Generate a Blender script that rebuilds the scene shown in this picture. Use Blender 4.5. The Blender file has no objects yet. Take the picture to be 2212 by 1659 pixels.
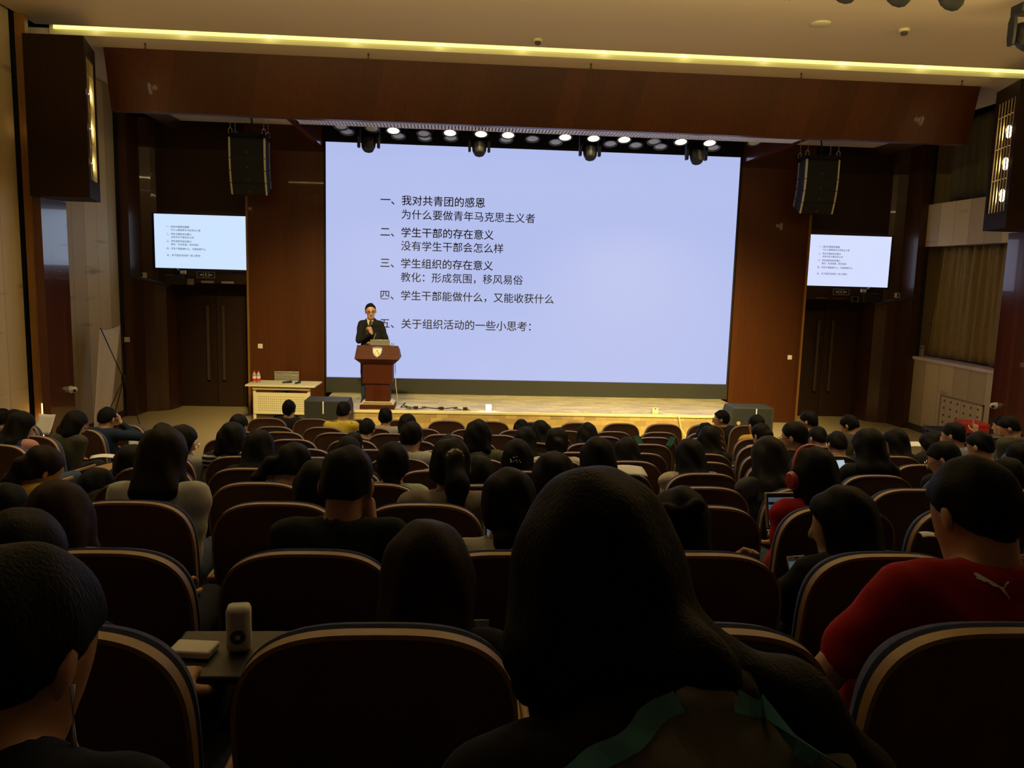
import bpy, bmesh, math, random
import numpy as np
from mathutils import Vector, Matrix
from mathutils.bvhtree import BVHTree

rnd = random.Random(7)
C = bpy.context.scene.collection
PI = math.pi
R_ = math.radians

# ------------------------------------------------------------ camera, view
cam_d = bpy.data.cameras.new('camera')
cam = bpy.data.objects.new('camera', cam_d)
C.objects.link(cam)
bpy.context.scene.camera = cam
cam_d.sensor_fit = 'HORIZONTAL'
cam_d.sensor_width = 36.0
cam_d.lens = 1746.107 / 2212 * 36.0
cam_d.clip_start = 0.05
cam_d.clip_end = 100


def cam_matrix(yaw, pitch, roll, loc):
    B = np.array([[1, 0, 0], [0, 0, -1], [0, 1, 0]], float)
    cy, sy = math.cos(yaw), math.sin(yaw)
    cp, sp = math.cos(pitch), math.sin(pitch)
    cr, sr = math.cos(roll), math.sin(roll)
    M = np.array([[cr, -sr, 0], [sr, cr, 0], [0, 0, 1]]) @ np.array([[1, 0, 0], [0, cp, -sp], [0, sp, cp]]) @ B @ \
        np.array([[cy, -sy, 0], [sy, cy, 0], [0, 0, 1]])
    r, u, b = M[0], -M[1], -M[2]
    return Matrix(((r[0], u[0], b[0], loc[0]), (r[1], u[1], b[1], loc[1]), (r[2], u[2], b[2], loc[2]), (0, 0, 0, 1)))


cam.matrix_world = cam_matrix(0.0679, 0.1361, 0.0277, (-1.445, 0, 2.89))
sc = bpy.context.scene
sc.view_settings.view_transform = 'Standard'
sc.view_settings.look = 'None'
sc.view_settings.gamma = 1.0
sc.view_settings.use_curve_mapping = False
sc.view_settings.exposure = 0.0
w = bpy.data.worlds.new('world')
sc.world = w
w.use_nodes = True
w.node_tree.nodes['Background'].inputs[0].default_value = (0, 0, 0, 1)
w.node_tree.nodes['Background'].inputs[1].default_value = 0.0
sc.cycles.max_bounces = 6
sc.cycles.diffuse_bounces = 4
sc.cycles.glossy_bounces = 3
sc.cycles.use_denoising = True
sc.cycles.sample_clamp_indirect = 3.0

WARM = (1.0, 0.76, 0.34)


def lamp(name, kind, loc, energy, color=WARM, target=None, parent=None, **kw):
    d = bpy.data.lights.new(name, kind)
    d.energy = energy
    d.color = color
    for k, v in kw.items():
        setattr(d, k, v)
    o = bpy.data.objects.new(name, d)
    C.objects.link(o)
    o.location = loc
    if target is not None:
        o.rotation_euler = (Vector(target) - Vector(loc)).to_track_quat('-Z', 'Y').to_euler()
    if parent is not None:
        o.parent = parent
        o.matrix_parent_inverse = Matrix.Translation(parent.location).inverted()
    return o


# added fill: unseen area strips without fixtures, shining up at the ceiling
LV = dict(cove=420, seat_fill=230, foh=1250, par=80)  # first two power the added fill lamps, the others the stage beams
for yy in (7.4, 3.0):
    lamp('ceiling_fill_lamp', 'AREA', (0, yy, 5.35), LV['cove'] * (1.0 if yy > 5 else 0.06), WARM, target=(0, yy + 0.4, 7), shape='RECTANGLE', size=13.0, size_y=0.12)
# more added fill: unseen spots at ceiling height, brightening the seats
for yy in (3.0, 6.0, 9.0):
    for xx in (-5.4, -1.8, 1.8, 5.4):
        lamp('seat_fill_lamp', 'SPOT', (xx, yy, 6.04), LV['seat_fill'] * {3.0: 0.10, 6.0: 0.55, 9.0: 1.0}[yy], (1.0, 0.82, 0.48), target=(xx, yy + 0.25, 0), spot_size=R_(110), spot_blend=0.8, shadow_soft_size=0.08)


# ------------------------------------------------------------ materials
def nt(m):
    m.use_nodes = True
    return m.node_tree.nodes, m.node_tree.links, m.node_tree.nodes['Principled BSDF']


MATS = {}


def mat(name, col, rough=0.6, metal=0.0, spec=0.5, coat=0.0, emit=None, es=1.0, noise=0.0, nscale=20.0, bump=0.0, stretch=None, trans=0.0):
    m = bpy.data.materials.new(name)
    n, l, p = nt(m)
    p.inputs['Base Color'].default_value = (*col, 1)
    p.inputs['Roughness'].default_value = rough
    p.inputs['Metallic'].default_value = metal
    p.inputs['Specular IOR Level'].default_value = spec
    p.inputs['Coat Weight'].default_value = coat
    p.inputs['Transmission Weight'].default_value = trans
    if emit:
        p.inputs['Emission Color'].default_value = (*emit, 1)
        p.inputs['Emission Strength'].default_value = es
    if noise or bump:
        tc = n.new('ShaderNodeTexCoord')
        mp = n.new('ShaderNodeMapping')
        l.new(tc.outputs['Object'], mp.inputs[0])
        if stretch:
            mp.inputs['Scale'].default_value = stretch
        nz = n.new('ShaderNodeTexNoise')
        nz.inputs['Scale'].default_value = nscale
        nz.inputs['Detail'].default_value = 4
        l.new(mp.outputs[0], nz.inputs['Vector'])
        if noise:
            mx = n.new('ShaderNodeMix')
            mx.data_type = 'RGBA'
            mx.inputs[6].default_value = (*[c * (1 - noise) for c in col], 1)
            mx.inputs[7].default_value = (*[min(1, c * (1 + noise)) for c in col], 1)
            l.new(nz.outputs['Fac'], mx.inputs[0])
            l.new(mx.outputs[2], p.inputs['Base Color'])
        if bump:
            b = n.new('ShaderNodeBump')
            b.inputs['Strength'].default_value = bump
            b.inputs['Distance'].default_value = 0.01
            l.new(nz.outputs['Fac'], b.inputs['Height'])
            l.new(b.outputs[0], p.inputs['Normal'])
    MATS[name] = m
    return m


def wood(name, col, rough=0.35, coat=0.0, axis='z', noise=0.35, board=0.0, spec=0.5):
    """vertical-grained veneer: stretched noise, optional board-by-board tone"""
    m = mat(name, col, rough, coat=coat, spec=spec)
    n, l, p = nt(m)
    tc = n.new('ShaderNodeTexCoord')
    mp = n.new('ShaderNodeMapping')
    mp.inputs['Scale'].default_value = {'z': (14, 14, 0.8), 'x': (0.8, 14, 14), 'y': (14, 0.8, 14)}[axis]
    l.new(tc.outputs['Object'], mp.inputs[0])
    nz = n.new('ShaderNodeTexNoise')
    nz.inputs['Scale'].default_value = 2.2
    nz.inputs['Detail'].default_value = 6
    nz.inputs['Distortion'].default_value = 0.6
    l.new(mp.outputs[0], nz.inputs['Vector'])
    mx = n.new('ShaderNodeMix')
    mx.data_type = 'RGBA'
    mx.inputs[6].default_value = (*[c * (1 - noise) for c in col], 1)
    mx.inputs[7].default_value = (*[c * (1 + noise) for c in col], 1)
    l.new(nz.outputs['Fac'], mx.inputs[0])
    out = mx.outputs[2]
    if board:
        sx = n.new('ShaderNodeSeparateXYZ')
        l.new(tc.outputs['Object'], sx.inputs[0])
        ad = n.new('ShaderNodeMath')
        ad.operation = 'ADD'
        l.new(sx.outputs[0], ad.inputs[0])
        l.new(sx.outputs[1], ad.inputs[1])
        sn = n.new('ShaderNodeMath')
        sn.operation = 'SNAP'
        sn.inputs[1].default_value = board
        l.new(ad.outputs[0], sn.inputs[0])
        wn = n.new('ShaderNodeTexWhiteNoise')
        wn.noise_dimensions = '1D'
        l.new(sn.outputs[0], wn.inputs['W'])
        hv = n.new('ShaderNodeHueSaturation')
        mr = n.new('ShaderNodeMapRange')
        mr.inputs[3].default_value = 0.8
        mr.inputs[4].default_value = 1.25
        l.new(wn.outputs[0], mr.inputs[0])
        l.new(mr.outputs[0], hv.inputs['Value'])
        l.new(out, hv.inputs['Color'])
        out = hv.outputs[0]
    l.new(out, p.inputs['Base Color'])
    return m


def wall_panels(name, col, width=0.46, tone=0.22):
    """painted boards running up the side walls: tone changes, dark seams, smoky stains"""
    m = mat(name, col, 0.6)
    n, l, p = nt(m)
    tc = n.new('ShaderNodeTexCoord')
    sx = n.new('ShaderNodeSeparateXYZ')
    l.new(tc.outputs['Object'], sx.inputs[0])
    sn = n.new('ShaderNodeMath')
    sn.operation = 'SNAP'
    sn.inputs[1].default_value = width
    l.new(sx.outputs[1], sn.inputs[0])
    wn = n.new('ShaderNodeTexWhiteNoise')
    wn.noise_dimensions = '1D'
    l.new(sn.outputs[0], wn.inputs['W'])
    mx = n.new('ShaderNodeMix')
    mx.data_type = 'RGBA'
    mx.inputs[6].default_value = (*[c * (1 - tone) for c in col], 1)
    mx.inputs[7].default_value = (*[c * (1 + tone) for c in col], 1)
    l.new(wn.outputs[0], mx.inputs[0])
    fr = n.new('ShaderNodeMath')
    fr.operation = 'SUBTRACT'
    l.new(sx.outputs[1], fr.inputs[0])
    l.new(sn.outputs[0], fr.inputs[1])
    lt = n.new('ShaderNodeMath')
    lt.operation = 'LESS_THAN'
    lt.inputs[1].default_value = 0.008
    l.new(fr.outputs[0], lt.inputs[0])
    m2 = n.new('ShaderNodeMix')
    m2.data_type = 'RGBA'
    m2.inputs[7].default_value = (*[c * 0.35 for c in col], 1)
    l.new(lt.outputs[0], m2.inputs[0])
    l.new(mx.outputs[2], m2.inputs[6])
    # smoky stains: horizontal smears
    mp = n.new('ShaderNodeMapping')
    mp.inputs['Scale'].default_value = (1, 0.55, 3.6)
    l.new(tc.outputs['Object'], mp.inputs[0])
    nz = n.new('ShaderNodeTexNoise')
    nz.inputs['Scale'].default_value = 1.3
    nz.inputs['Detail'].default_value = 2
    l.new(mp.outputs[0], nz.inputs['Vector'])
    rp = n.new('ShaderNodeValToRGB')
    rp.color_ramp.elements[0].position = 0.64
    rp.color_ramp.elements[0].color = (1, 1, 1, 1)
    rp.color_ramp.elements[1].position = 0.76
    rp.color_ramp.elements[1].color = (0.5, 0.48, 0.46, 1)
    l.new(nz.outputs['Fac'], rp.inputs[0])
    m3 = n.new('ShaderNodeMix')
    m3.data_type = 'RGBA'
    m3.blend_type = 'MULTIPLY'
    m3.inputs[0].default_value = 1.0
    l.new(m2.outputs[2], m3.inputs[6])
    l.new(rp.outputs[0], m3.inputs[7])
    l.new(m3.outputs[2], p.inputs['Base Color'])
    return m


def parquet(name, col, sx, sy, rough=0.3, vert=False, squash=0.5):
    m = mat(name, col, rough)
    n, l, p = nt(m)
    tc = n.new('ShaderNodeTexCoord')
    mp = n.new('ShaderNodeMapping')
    if vert:
        mp.inputs['Rotation'].default_value = (R_(90), 0, 0)
    l.new(tc.outputs['Object'], mp.inputs[0])
    bk = n.new('ShaderNodeTexBrick')
    bk.inputs['Scale'].default_value = 1.0
    bk.inputs['Brick Width'].default_value = sx
    bk.inputs['Row Height'].default_value = sy
    bk.inputs['Mortar Size'].default_value = 0.002
    bk.inputs['Color1'].default_value = (*[c * 0.68 for c in col], 1)
    bk.inputs['Color2'].default_value = (*[c * 1.2 for c in col], 1)
    bk.inputs['Mortar'].default_value = (*[c * 0.6 for c in col], 1)
    l.new(mp.outputs[0], bk.inputs['Vector'])
    l.new(bk.outputs[0], p.inputs['Base Color'])
    return m


wood('front_wood', (0.070, 0.0195, 0.0035), 0.42, 0.06, board=0.31, noise=0.3, spec=0.22)
wood('door_wood', (0.030, 0.0125, 0.004), 0.5, 0.0, board=0.83, noise=0.3, spec=0.25)
wood('pier_wood', (0.048, 0.0165, 0.0045), 0.36, 0.2, board=0.2, noise=0.3)
wood('column_wood', (0.075, 0.016, 0.006), 0.22, 0.6, board=0.11, noise=0.25)
wood('box_wood', (0.018, 0.008, 0.0026), 0.55, 0.0, noise=0.3, spec=0.12)
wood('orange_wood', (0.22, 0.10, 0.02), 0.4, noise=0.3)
wood('seat_wood', (0.105, 0.050, 0.023), 0.55, 0.0, noise=0.4)
wood('seat_edge', (0.30, 0.185, 0.085), 0.5, axis='x', noise=0.2)
wood('tablet_wood', (0.33, 0.19, 0.08), 0.4, axis='y', noise=0.25)
wood('lectern_wood', (0.060, 0.013, 0.0045), 0.5, 0.0, axis='x', noise=0.35, spec=0.15)
wall_panels('side_wall', (0.52, 0.41, 0.22))
parquet('stage_floor', (0.54, 0.45, 0.21), 0.30, 0.075)
parquet('stage_front', (0.44, 0.32, 0.12), 0.20, 0.09, 0.5, vert=True)
mat('ceiling_paint', (0.62, 0.50, 0.32), 0.9, noise=0.03, nscale=2)
mat('soffit_paint', (0.62, 0.52, 0.44), 0.9)
mat('cream_paint', (0.66, 0.62, 0.36), 0.7)
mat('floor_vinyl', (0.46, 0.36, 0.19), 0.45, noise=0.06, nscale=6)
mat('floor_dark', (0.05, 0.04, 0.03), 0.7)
mat('black', (0.006, 0.006, 0.006), 0.55)
mat('black_void', (0.003, 0.003, 0.003), 0.9)
mat('black_metal', (0.006, 0.0065, 0.007), 0.45, 0.3)
mat('dark_grey', (0.018, 0.020, 0.018), 0.6, bump=0.15, nscale=160)
mat('grille', (0.005, 0.006, 0.0045), 0.75, bump=0.3, nscale=220)
mat('led_band', (0.028, 0.029, 0.022), 0.5)
mat('skirting', (0.05, 0.045, 0.025), 0.5)
mat('chrome', (0.7, 0.7, 0.7), 0.25, 1.0)
mat('bronze', (0.075, 0.052, 0.042), 0.5, 0.5)
mat('gold', (0.75, 0.6, 0.25), 0.35, 0.6)
mat('white_plastic', (0.75, 0.73, 0.66), 0.4)
mat('cream_metal', (0.72, 0.66, 0.42), 0.5)
mat('vent_white', (0.72, 0.70, 0.74), 0.5)
mat('lens_grey', (0.50, 0.55, 0.60), 0.12, 0.0, emit=(0.35, 0.4, 0.45), es=0.0)
mat('lens_lit', (1, 1, 1), 0.3, emit=(1.0, 0.82, 0.45), es=9.0)
mat('lamp_bulb', (1, 1, 1), 0.3, emit=(1.0, 0.80, 0.42), es=14.0)
mat('cove_strip', (1, 1, 0.6), 0.5, emit=(1.0, 0.88, 0.27), es=0.98)
mat('led_warm', (1, 0.8, 0.5), 0.5, emit=(1.0, 0.62, 0.22), es=2.2)
mat('screen_glow', (0.02, 0.02, 0.02), 0.35, emit=(0.442, 0.510, 0.845), es=1.0)
mat('tv_glow', (0.02, 0.02, 0.02), 0.2, emit=(0.60, 0.76, 1.0), es=1.02)
mat('tv_glow_pale', (0.02, 0.02, 0.02), 0.2, emit=(0.67, 0.73, 1.0), es=1.0)
mat('slide_ink', (0.010, 0.011, 0.02), 0.6)
mat('slide_ink_soft', (0.02, 0.022, 0.035), 0.6)
mat('curtain', (0.23, 0.16, 0.055), 0.85, noise=0.15, nscale=8)
mat('curtain_dark', (0.10, 0.085, 0.04), 0.85, noise=0.15, nscale=8)
mat('red_card', (0.42, 0.025, 0.02), 0.5)
mat('red_cap', (0.6, 0.03, 0.02), 0.4)
mat('blue_cushion', (0.036, 0.050, 0.125), 0.95, noise=0.2, nscale=60, bump=0.2)
mat('blue_plate', (0.01, 0.015, 0.08), 0.5)
mat('paper', (0.72, 0.70, 0.62), 0.7, noise=0.04, nscale=30)
mat('paper_print', (0.30, 0.29, 0.27), 0.7)
mat('banner_cloth', (0.70, 0.60, 0.40), 0.6, noise=0.06, nscale=3)
mat('glass', (0.9, 0.95, 0.95), 0.05, trans=0.9)
mat('water_plastic', (0.75, 0.75, 0.72), 0.15, trans=0.6)
mat('laptop_silver', (0.42, 0.41, 0.36), 0.4, 0.6)
mat('screen_blue', (0.02, 0.02, 0.02), 0.3, emit=(0.045, 0.078, 0.10), es=1.0)
mat('phone_glow', (0.02, 0.02, 0.02), 0.3, emit=(0.42, 0.52, 0.58), es=1.0)
mat('green_mark', (0.05, 0.12, 0.07), 0.6)
mat('emblem_white', (0.62, 0.58, 0.40), 0.5)
mat('emblem_blue', (0.035, 0.03, 0.20), 0.4)
mat('emblem_red', (0.5, 0.10, 0.05), 0.4)
mat('emblem_green', (0.15, 0.25, 0.08), 0.4)
mat('stud_dark', (0.07, 0.05, 0.03), 0.7)
mat('stain', (0.24, 0.18, 0.10), 0.8)
# people
mat('skin', (0.46, 0.26, 0.155), 0.5, noise=0.06, nscale=12)
mat('lips', (0.33, 0.13, 0.10), 0.5)
mat('eye', (0.02, 0.015, 0.012), 0.3)
HAIRC = {'k': (0.0042, 0.004, 0.0042), 'n': (0.0055, 0.0055, 0.008), 'b': (0.014, 0.009, 0.006), 'r': (0.022, 0.009, 0.007), 'r2': (0.014, 0.006, 0.006), 'g': (0.019, 0.017, 0.014)}
for k_, v_ in HAIRC.items():
    mat('hair_' + k_, v_, 0.6, spec=0.10, noise=0.4, nscale=26, bump=0.35, stretch=(9, 9, 0.8))
CLOTH = dict(grey=(.06, .06, .06), pink=(.40, .19, .17), olive=(.045, .046, .034), navy=(.012, .022, .05), yellow=(.48, .30, .04), black=(.010, .010, .011),
             navyk=(.010, .012, .020), white=(.52, .50, .42), greyw=(.27, .26, .23), denim=(.12, .15, .17), greenk=(.011, .016, .014), blue=(.05, .07, .115),
             yellowt=(.55, .42, .06), whiteg=(.36, .37, .32), mint=(.32, .36, .28), beige=(.22, .185, .14), cream=(.44, .41, .32), olivej=(.075, .08, .045),
             taupe=(.10, .068, .048), hood=(.38, .33, .25), dgrey=(.06, .06, .065), suit=(.045, .045, .035), bluew=(.25, .28, .36), red=(.30, .010, .012),
             fluffy=(.46, .43, .33), jacket=(.20, .20, .15), trouser=(.014, .016, .024), jeans=(.03, .045, .08), shirtw=(.55, .5, .42), teal=(.09, .27, .30))
for k_, v_ in CLOTH.items():
    mat('cloth_' + k_, v_, 0.92, spec=0.2, noise=0.12, nscale=30, bump=0.25)
mat('headset_red', (0.35, 0.035, 0.02), 0.4)
mat('cloth_yellow_tie', (.55, .52, .22), 0.9)
mat('strap_green', (.008, .075, .045), 0.8)
mat('cloth_shoe', (0.02, 0.02, 0.02), 0.5)


def stripes(name, base, line, period, width):
    m = mat(name, base, 0.9, spec=0.2)
    n, l, p = nt(m)
    tc = n.new('ShaderNodeTexCoord')
    sx = n.new('ShaderNodeSeparateXYZ')
    l.new(tc.outputs['Object'], sx.inputs[0])
    md = n.new('ShaderNodeMath')
    md.operation = 'MODULO'
    md.inputs[1].default_value = period
    l.new(sx.outputs[2], md.inputs[0])
    lt = n.new('ShaderNodeMath')
    lt.operation = 'LESS_THAN'
    lt.inputs[1].default_value = width
    l.new(md.outputs[0], lt.inputs[0])
    mx = n.new('ShaderNodeMix')
    mx.data_type = 'RGBA'
    mx.inputs[6].default_value = (*base, 1)
    mx.inputs[7].default_value = (*line, 1)
    l.new(lt.outputs[0], mx.inputs[0])
    l.new(mx.outputs[2], p.inputs['Base Color'])


stripes('cloth_stripe', (.012, .012, .014), (.45, .44, .4), 0.034, 0.013)


def blotches(name, base, dark):
    m = mat(name, base, 0.9, spec=0.2)
    n, l, p = nt(m)
    tc = n.new('ShaderNodeTexCoord')
    nz = n.new('ShaderNodeTexNoise')
    nz.inputs['Scale'].default_value = 9
    l.new(tc.outputs['Object'], nz.inputs['Vector'])
    rp = n.new('ShaderNodeValToRGB')
    rp.color_ramp.elements[0].position = 0.60
    rp.color_ramp.elements[0].color = (*base, 1)
    rp.color_ramp.elements[1].position = 0.66
    rp.color_ramp.elements[1].color = (*dark, 1)
    l.new(nz.outputs['Fac'], rp.inputs[0])
    l.new(rp.outputs[0], p.inputs['Base Color'])


blotches('cloth_yellowt', CLOTH['yellowt'], (.10, .08, .03))


# ------------------------------------------------------------ object helpers
class MB:
    def __init__(s):
        s.v, s.f, s.m = [], [], []
        s.mi = 0

    def add(s, vs, fs):
        b = len(s.v)
        s.v += [tuple(x) for x in vs]
        s.f += [tuple(b + i for i in f) for f in fs]
        s.m += [s.mi] * len(fs)
        return s

    def box(s, c, d, rot=None):
        x, y, z = [k / 2 for k in d]
        vs = [Vector((i * x, j * y, k * z)) for i in (-1, 1) for j in (-1, 1) for k in (-1, 1)]
        if rot is not None:
            vs = [rot @ q for q in vs]
        vs = [q + Vector(c) for q in vs]
        return s.add(vs, [(0, 1, 3, 2), (4, 6, 7, 5), (0, 4, 5, 1), (2, 3, 7, 6), (0, 2, 6, 4), (1, 5, 7, 3)])

    def bb(s, x0, x1, y0, y1, z0, z1):
        return s.box(((x0 + x1) / 2, (y0 + y1) / 2, (z0 + z1) / 2), (abs(x1 - x0), abs(y1 - y0), abs(z1 - z0)))

    def cyl(s, a, b, r0, r1=None, n=16, cap=True):
        r1 = r0 if r1 is None else r1
        a, b = Vector(a), Vector(b)
        q = (b - a).to_track_quat('Z', 'Y')
        vs, fs = [], []
        for p, r in ((a, r0), (b, r1)):
            vs += [p + q @ Vector((r * math.cos(2 * PI * i / n), r * math.sin(2 * PI * i / n), 0)) for i in range(n)]
        fs = [(i, (i + 1) % n, n + (i + 1) % n, n + i) for i in range(n)]
        if cap:
            fs += [tuple(reversed(range(n))), tuple(range(n, 2 * n))]
        return s.add(vs, fs)

    def tube(s, pts, r, n=8):
        pts = [Vector(p) for p in pts]
        vs, fs = [], []
        for i, p in enumerate(pts):
            t = (pts[min(i + 1, len(pts) - 1)] - pts[max(i - 1, 0)]).normalized()
            q = t.to_track_quat('Z', 'Y')
            rr = r[i] if isinstance(r, (list, tuple)) else r
            vs += [p + q @ Vector((rr * math.cos(2 * PI * k / n), rr * math.sin(2 * PI * k / n), 0)) for k in range(n)]
        for i in range(len(pts) - 1):
            fs += [(i * n + k, i * n + (k + 1) % n, (i + 1) * n + (k + 1) % n, (i + 1) * n + k) for k in range(n)]
        fs += [tuple(reversed(range(n))), tuple((len(pts) - 1) * n + k for k in range(n))]
        return s.add(vs, fs)

    def prism(s, poly, a, b, axis='y'):
        """poly in the plane across `axis`, extruded from a to b"""
        n = len(poly)

        def P(u, v, t):
            return {'y': (u, t, v), 'z': (u, v, t), 'x': (t, u, v)}[axis]
        vs = [P(u, v, a) for u, v in poly] + [P(u, v, b) for u, v in poly]
        fs = [(i, (i + 1) % n, n + (i + 1) % n, n + i) for i in range(n)] + [tuple(reversed(range(n))), tuple(range(n, 2 * n))]
        return s.add(vs, fs)

    def lathe(s, prof, c, n=20, M=None):
        vs, fs = [], []
        for r, z in prof:
            for k in range(n):
                q = Vector((r * math.cos(2 * PI * k / n), r * math.sin(2 * PI * k / n), z))
                vs.append((M @ q if M is not None else q) + Vector(c))
        for i in range(len(prof) - 1):
            fs += [(i * n + k, i * n + (k + 1) % n, (i + 1) * n + (k + 1) % n, (i + 1) * n + k) for k in range(n)]
        fs += [tuple(reversed(range(n))), tuple((len(prof) - 1) * n + k for k in range(n))]
        return s.add(vs, fs)

    def obj(s, name, mats, parent=None, smooth=False, bevel=0.0, seg=2):
        me = bpy.data.meshes.new(name)
        me.from_pydata(s.v, [], s.f)
        for k in ([mats] if isinstance(mats, str) else mats):
            me.materials.append(MATS[k])
        if any(s.m):
            me.polygons.foreach_set('material_index', s.m)
        bm = bmesh.new()
        bm.from_mesh(me)
        bmesh.ops.recalc_face_normals(bm, faces=bm.faces)
        bm.to_mesh(me)
        bm.free()
        if smooth:
            me.polygons.foreach_set('use_smooth', [True] * len(me.polygons))
            me.set_sharp_from_angle(angle=R_(40))
        o = bpy.data.objects.new(name, me)
        C.objects.link(o)
        if bevel:
            b = o.modifiers.new('bevel', 'BEVEL')
            b.width = bevel
            b.segments = seg
            b.limit_method = 'ANGLE'
            b.angle_limit = R_(35)
            me.polygons.foreach_set('use_smooth', [True] * len(me.polygons))
            me.set_sharp_from_angle(angle=R_(50))
        if parent is not None:
            o.parent = parent
        return o


def tag(o, label, cat, group=None):
    o['label'] = label
    o['category'] = cat
    if group:
        o['group'] = group
    return o


def thing(name, label, cat, loc=(0, 0, 0), rz=0.0, group=None):
    o = bpy.data.objects.new(name, None)
    C.objects.link(o)
    o.location = loc
    o.rotation_euler = (0, 0, rz)
    o.empty_display_size = 0.1
    return tag(o, label, cat, group)


def struct(name, mb, m, **kw):
    o = mb.obj(name, m, **kw)
    if o.parent is None:
        o['kind'] = 'structure'
    return o


def dup(root, loc, rz=0.0, label=None, group=None):
    r = root.copy()
    C.objects.link(r)
    r.location = loc
    r.rotation_euler = (0, 0, rz)
    if label:
        r['label'] = label
    if group:
        r['group'] = group
    for ch in list(root.children):
        c = ch.copy()
        C.objects.link(c)
        c.parent = r
        for g in list(ch.children):
            d = g.copy()
            C.objects.link(d)
            d.parent = c
    return r


def ordinal(i):
    return ['first', 'second', 'third', 'fourth', 'fifth', 'sixth', 'seventh', 'eighth', 'ninth', 'tenth', 'eleventh', 'twelfth', 'thirteenth', 'fourteenth', 'fifteenth', 'sixteenth', 'seventeenth', 'eighteenth'][i]


def text_geo(body, bold=0.0):
    cu = bpy.data.curves.new('t', 'FONT')
    cu.body = body
    cu.offset = bold
    cu.resolution_u = 3
    o = bpy.data.objects.new('t', cu)
    C.objects.link(o)
    bpy.context.view_layer.update()
    me = bpy.data.meshes.new_from_object(o.evaluated_get(bpy.context.evaluated_depsgraph_get()))
    vs = np.array([v.co[:] for v in me.vertices])
    fs = [tuple(p.vertices) for p in me.polygons]
    bpy.data.objects.remove(o)
    bpy.data.curves.remove(cu)
    bpy.data.meshes.remove(me)
    return vs, fs


# slide lines: text, left edge, right edge, baseline-centre height (fractions of the screen), bold
SLIDE = [('一、我对共青团的感恩', .128, .380, .768, 1), ('为什么要做青年马克思主义者', .178, .502, .709, 0),
         ('二、学生干部的存在意义', .128, .403, .633, 1), ('没有学生干部会怎么样', .178, .427, .576, 0),
         ('三、学生组织的存在意义', .128, .403, .501, 1), ('教化：形成氛围，移风易俗', .178, .477, .442, 0),
         ('四、学生干部能做什么，又能收获什么', .128, .555, .363, 0.6), ('五、关于组织活动的一些小思考：', .128, .500, .240, 0.6)]
TXT = []
for s_, a_, b_, h_, bo_ in SLIDE:
    vs_, fs_ = text_geo(s_, 0.005 + 0.0045 * bo_)
    n_ = len(s_)
    TXT.append((vs_, fs_, a_, b_, h_, n_))


def slide_mesh(name, x0, x1, z0, z1, y, parent, m='slide_ink'):
    mb = MB()
    W_, H_ = x1 - x0, z1 - z0
    for vs, fs, a, b, h, n in TXT:
        # a line of n full-width characters, each one em (the font's em is 1 unit)
        em = vs[:, 0].max() / (n - 0.05) if vs[:, 0].max() > n * 0.5 else 1.0
        size = (b - a) * W_ / (n * em)
        zc = z0 + h * H_
        pts = [(x0 + a * W_ + p[0] * size, y, zc + (p[1] - 0.36) * size) for p in vs]
        mb.add(pts, fs)
    return mb.obj(name, m, parent)

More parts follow.
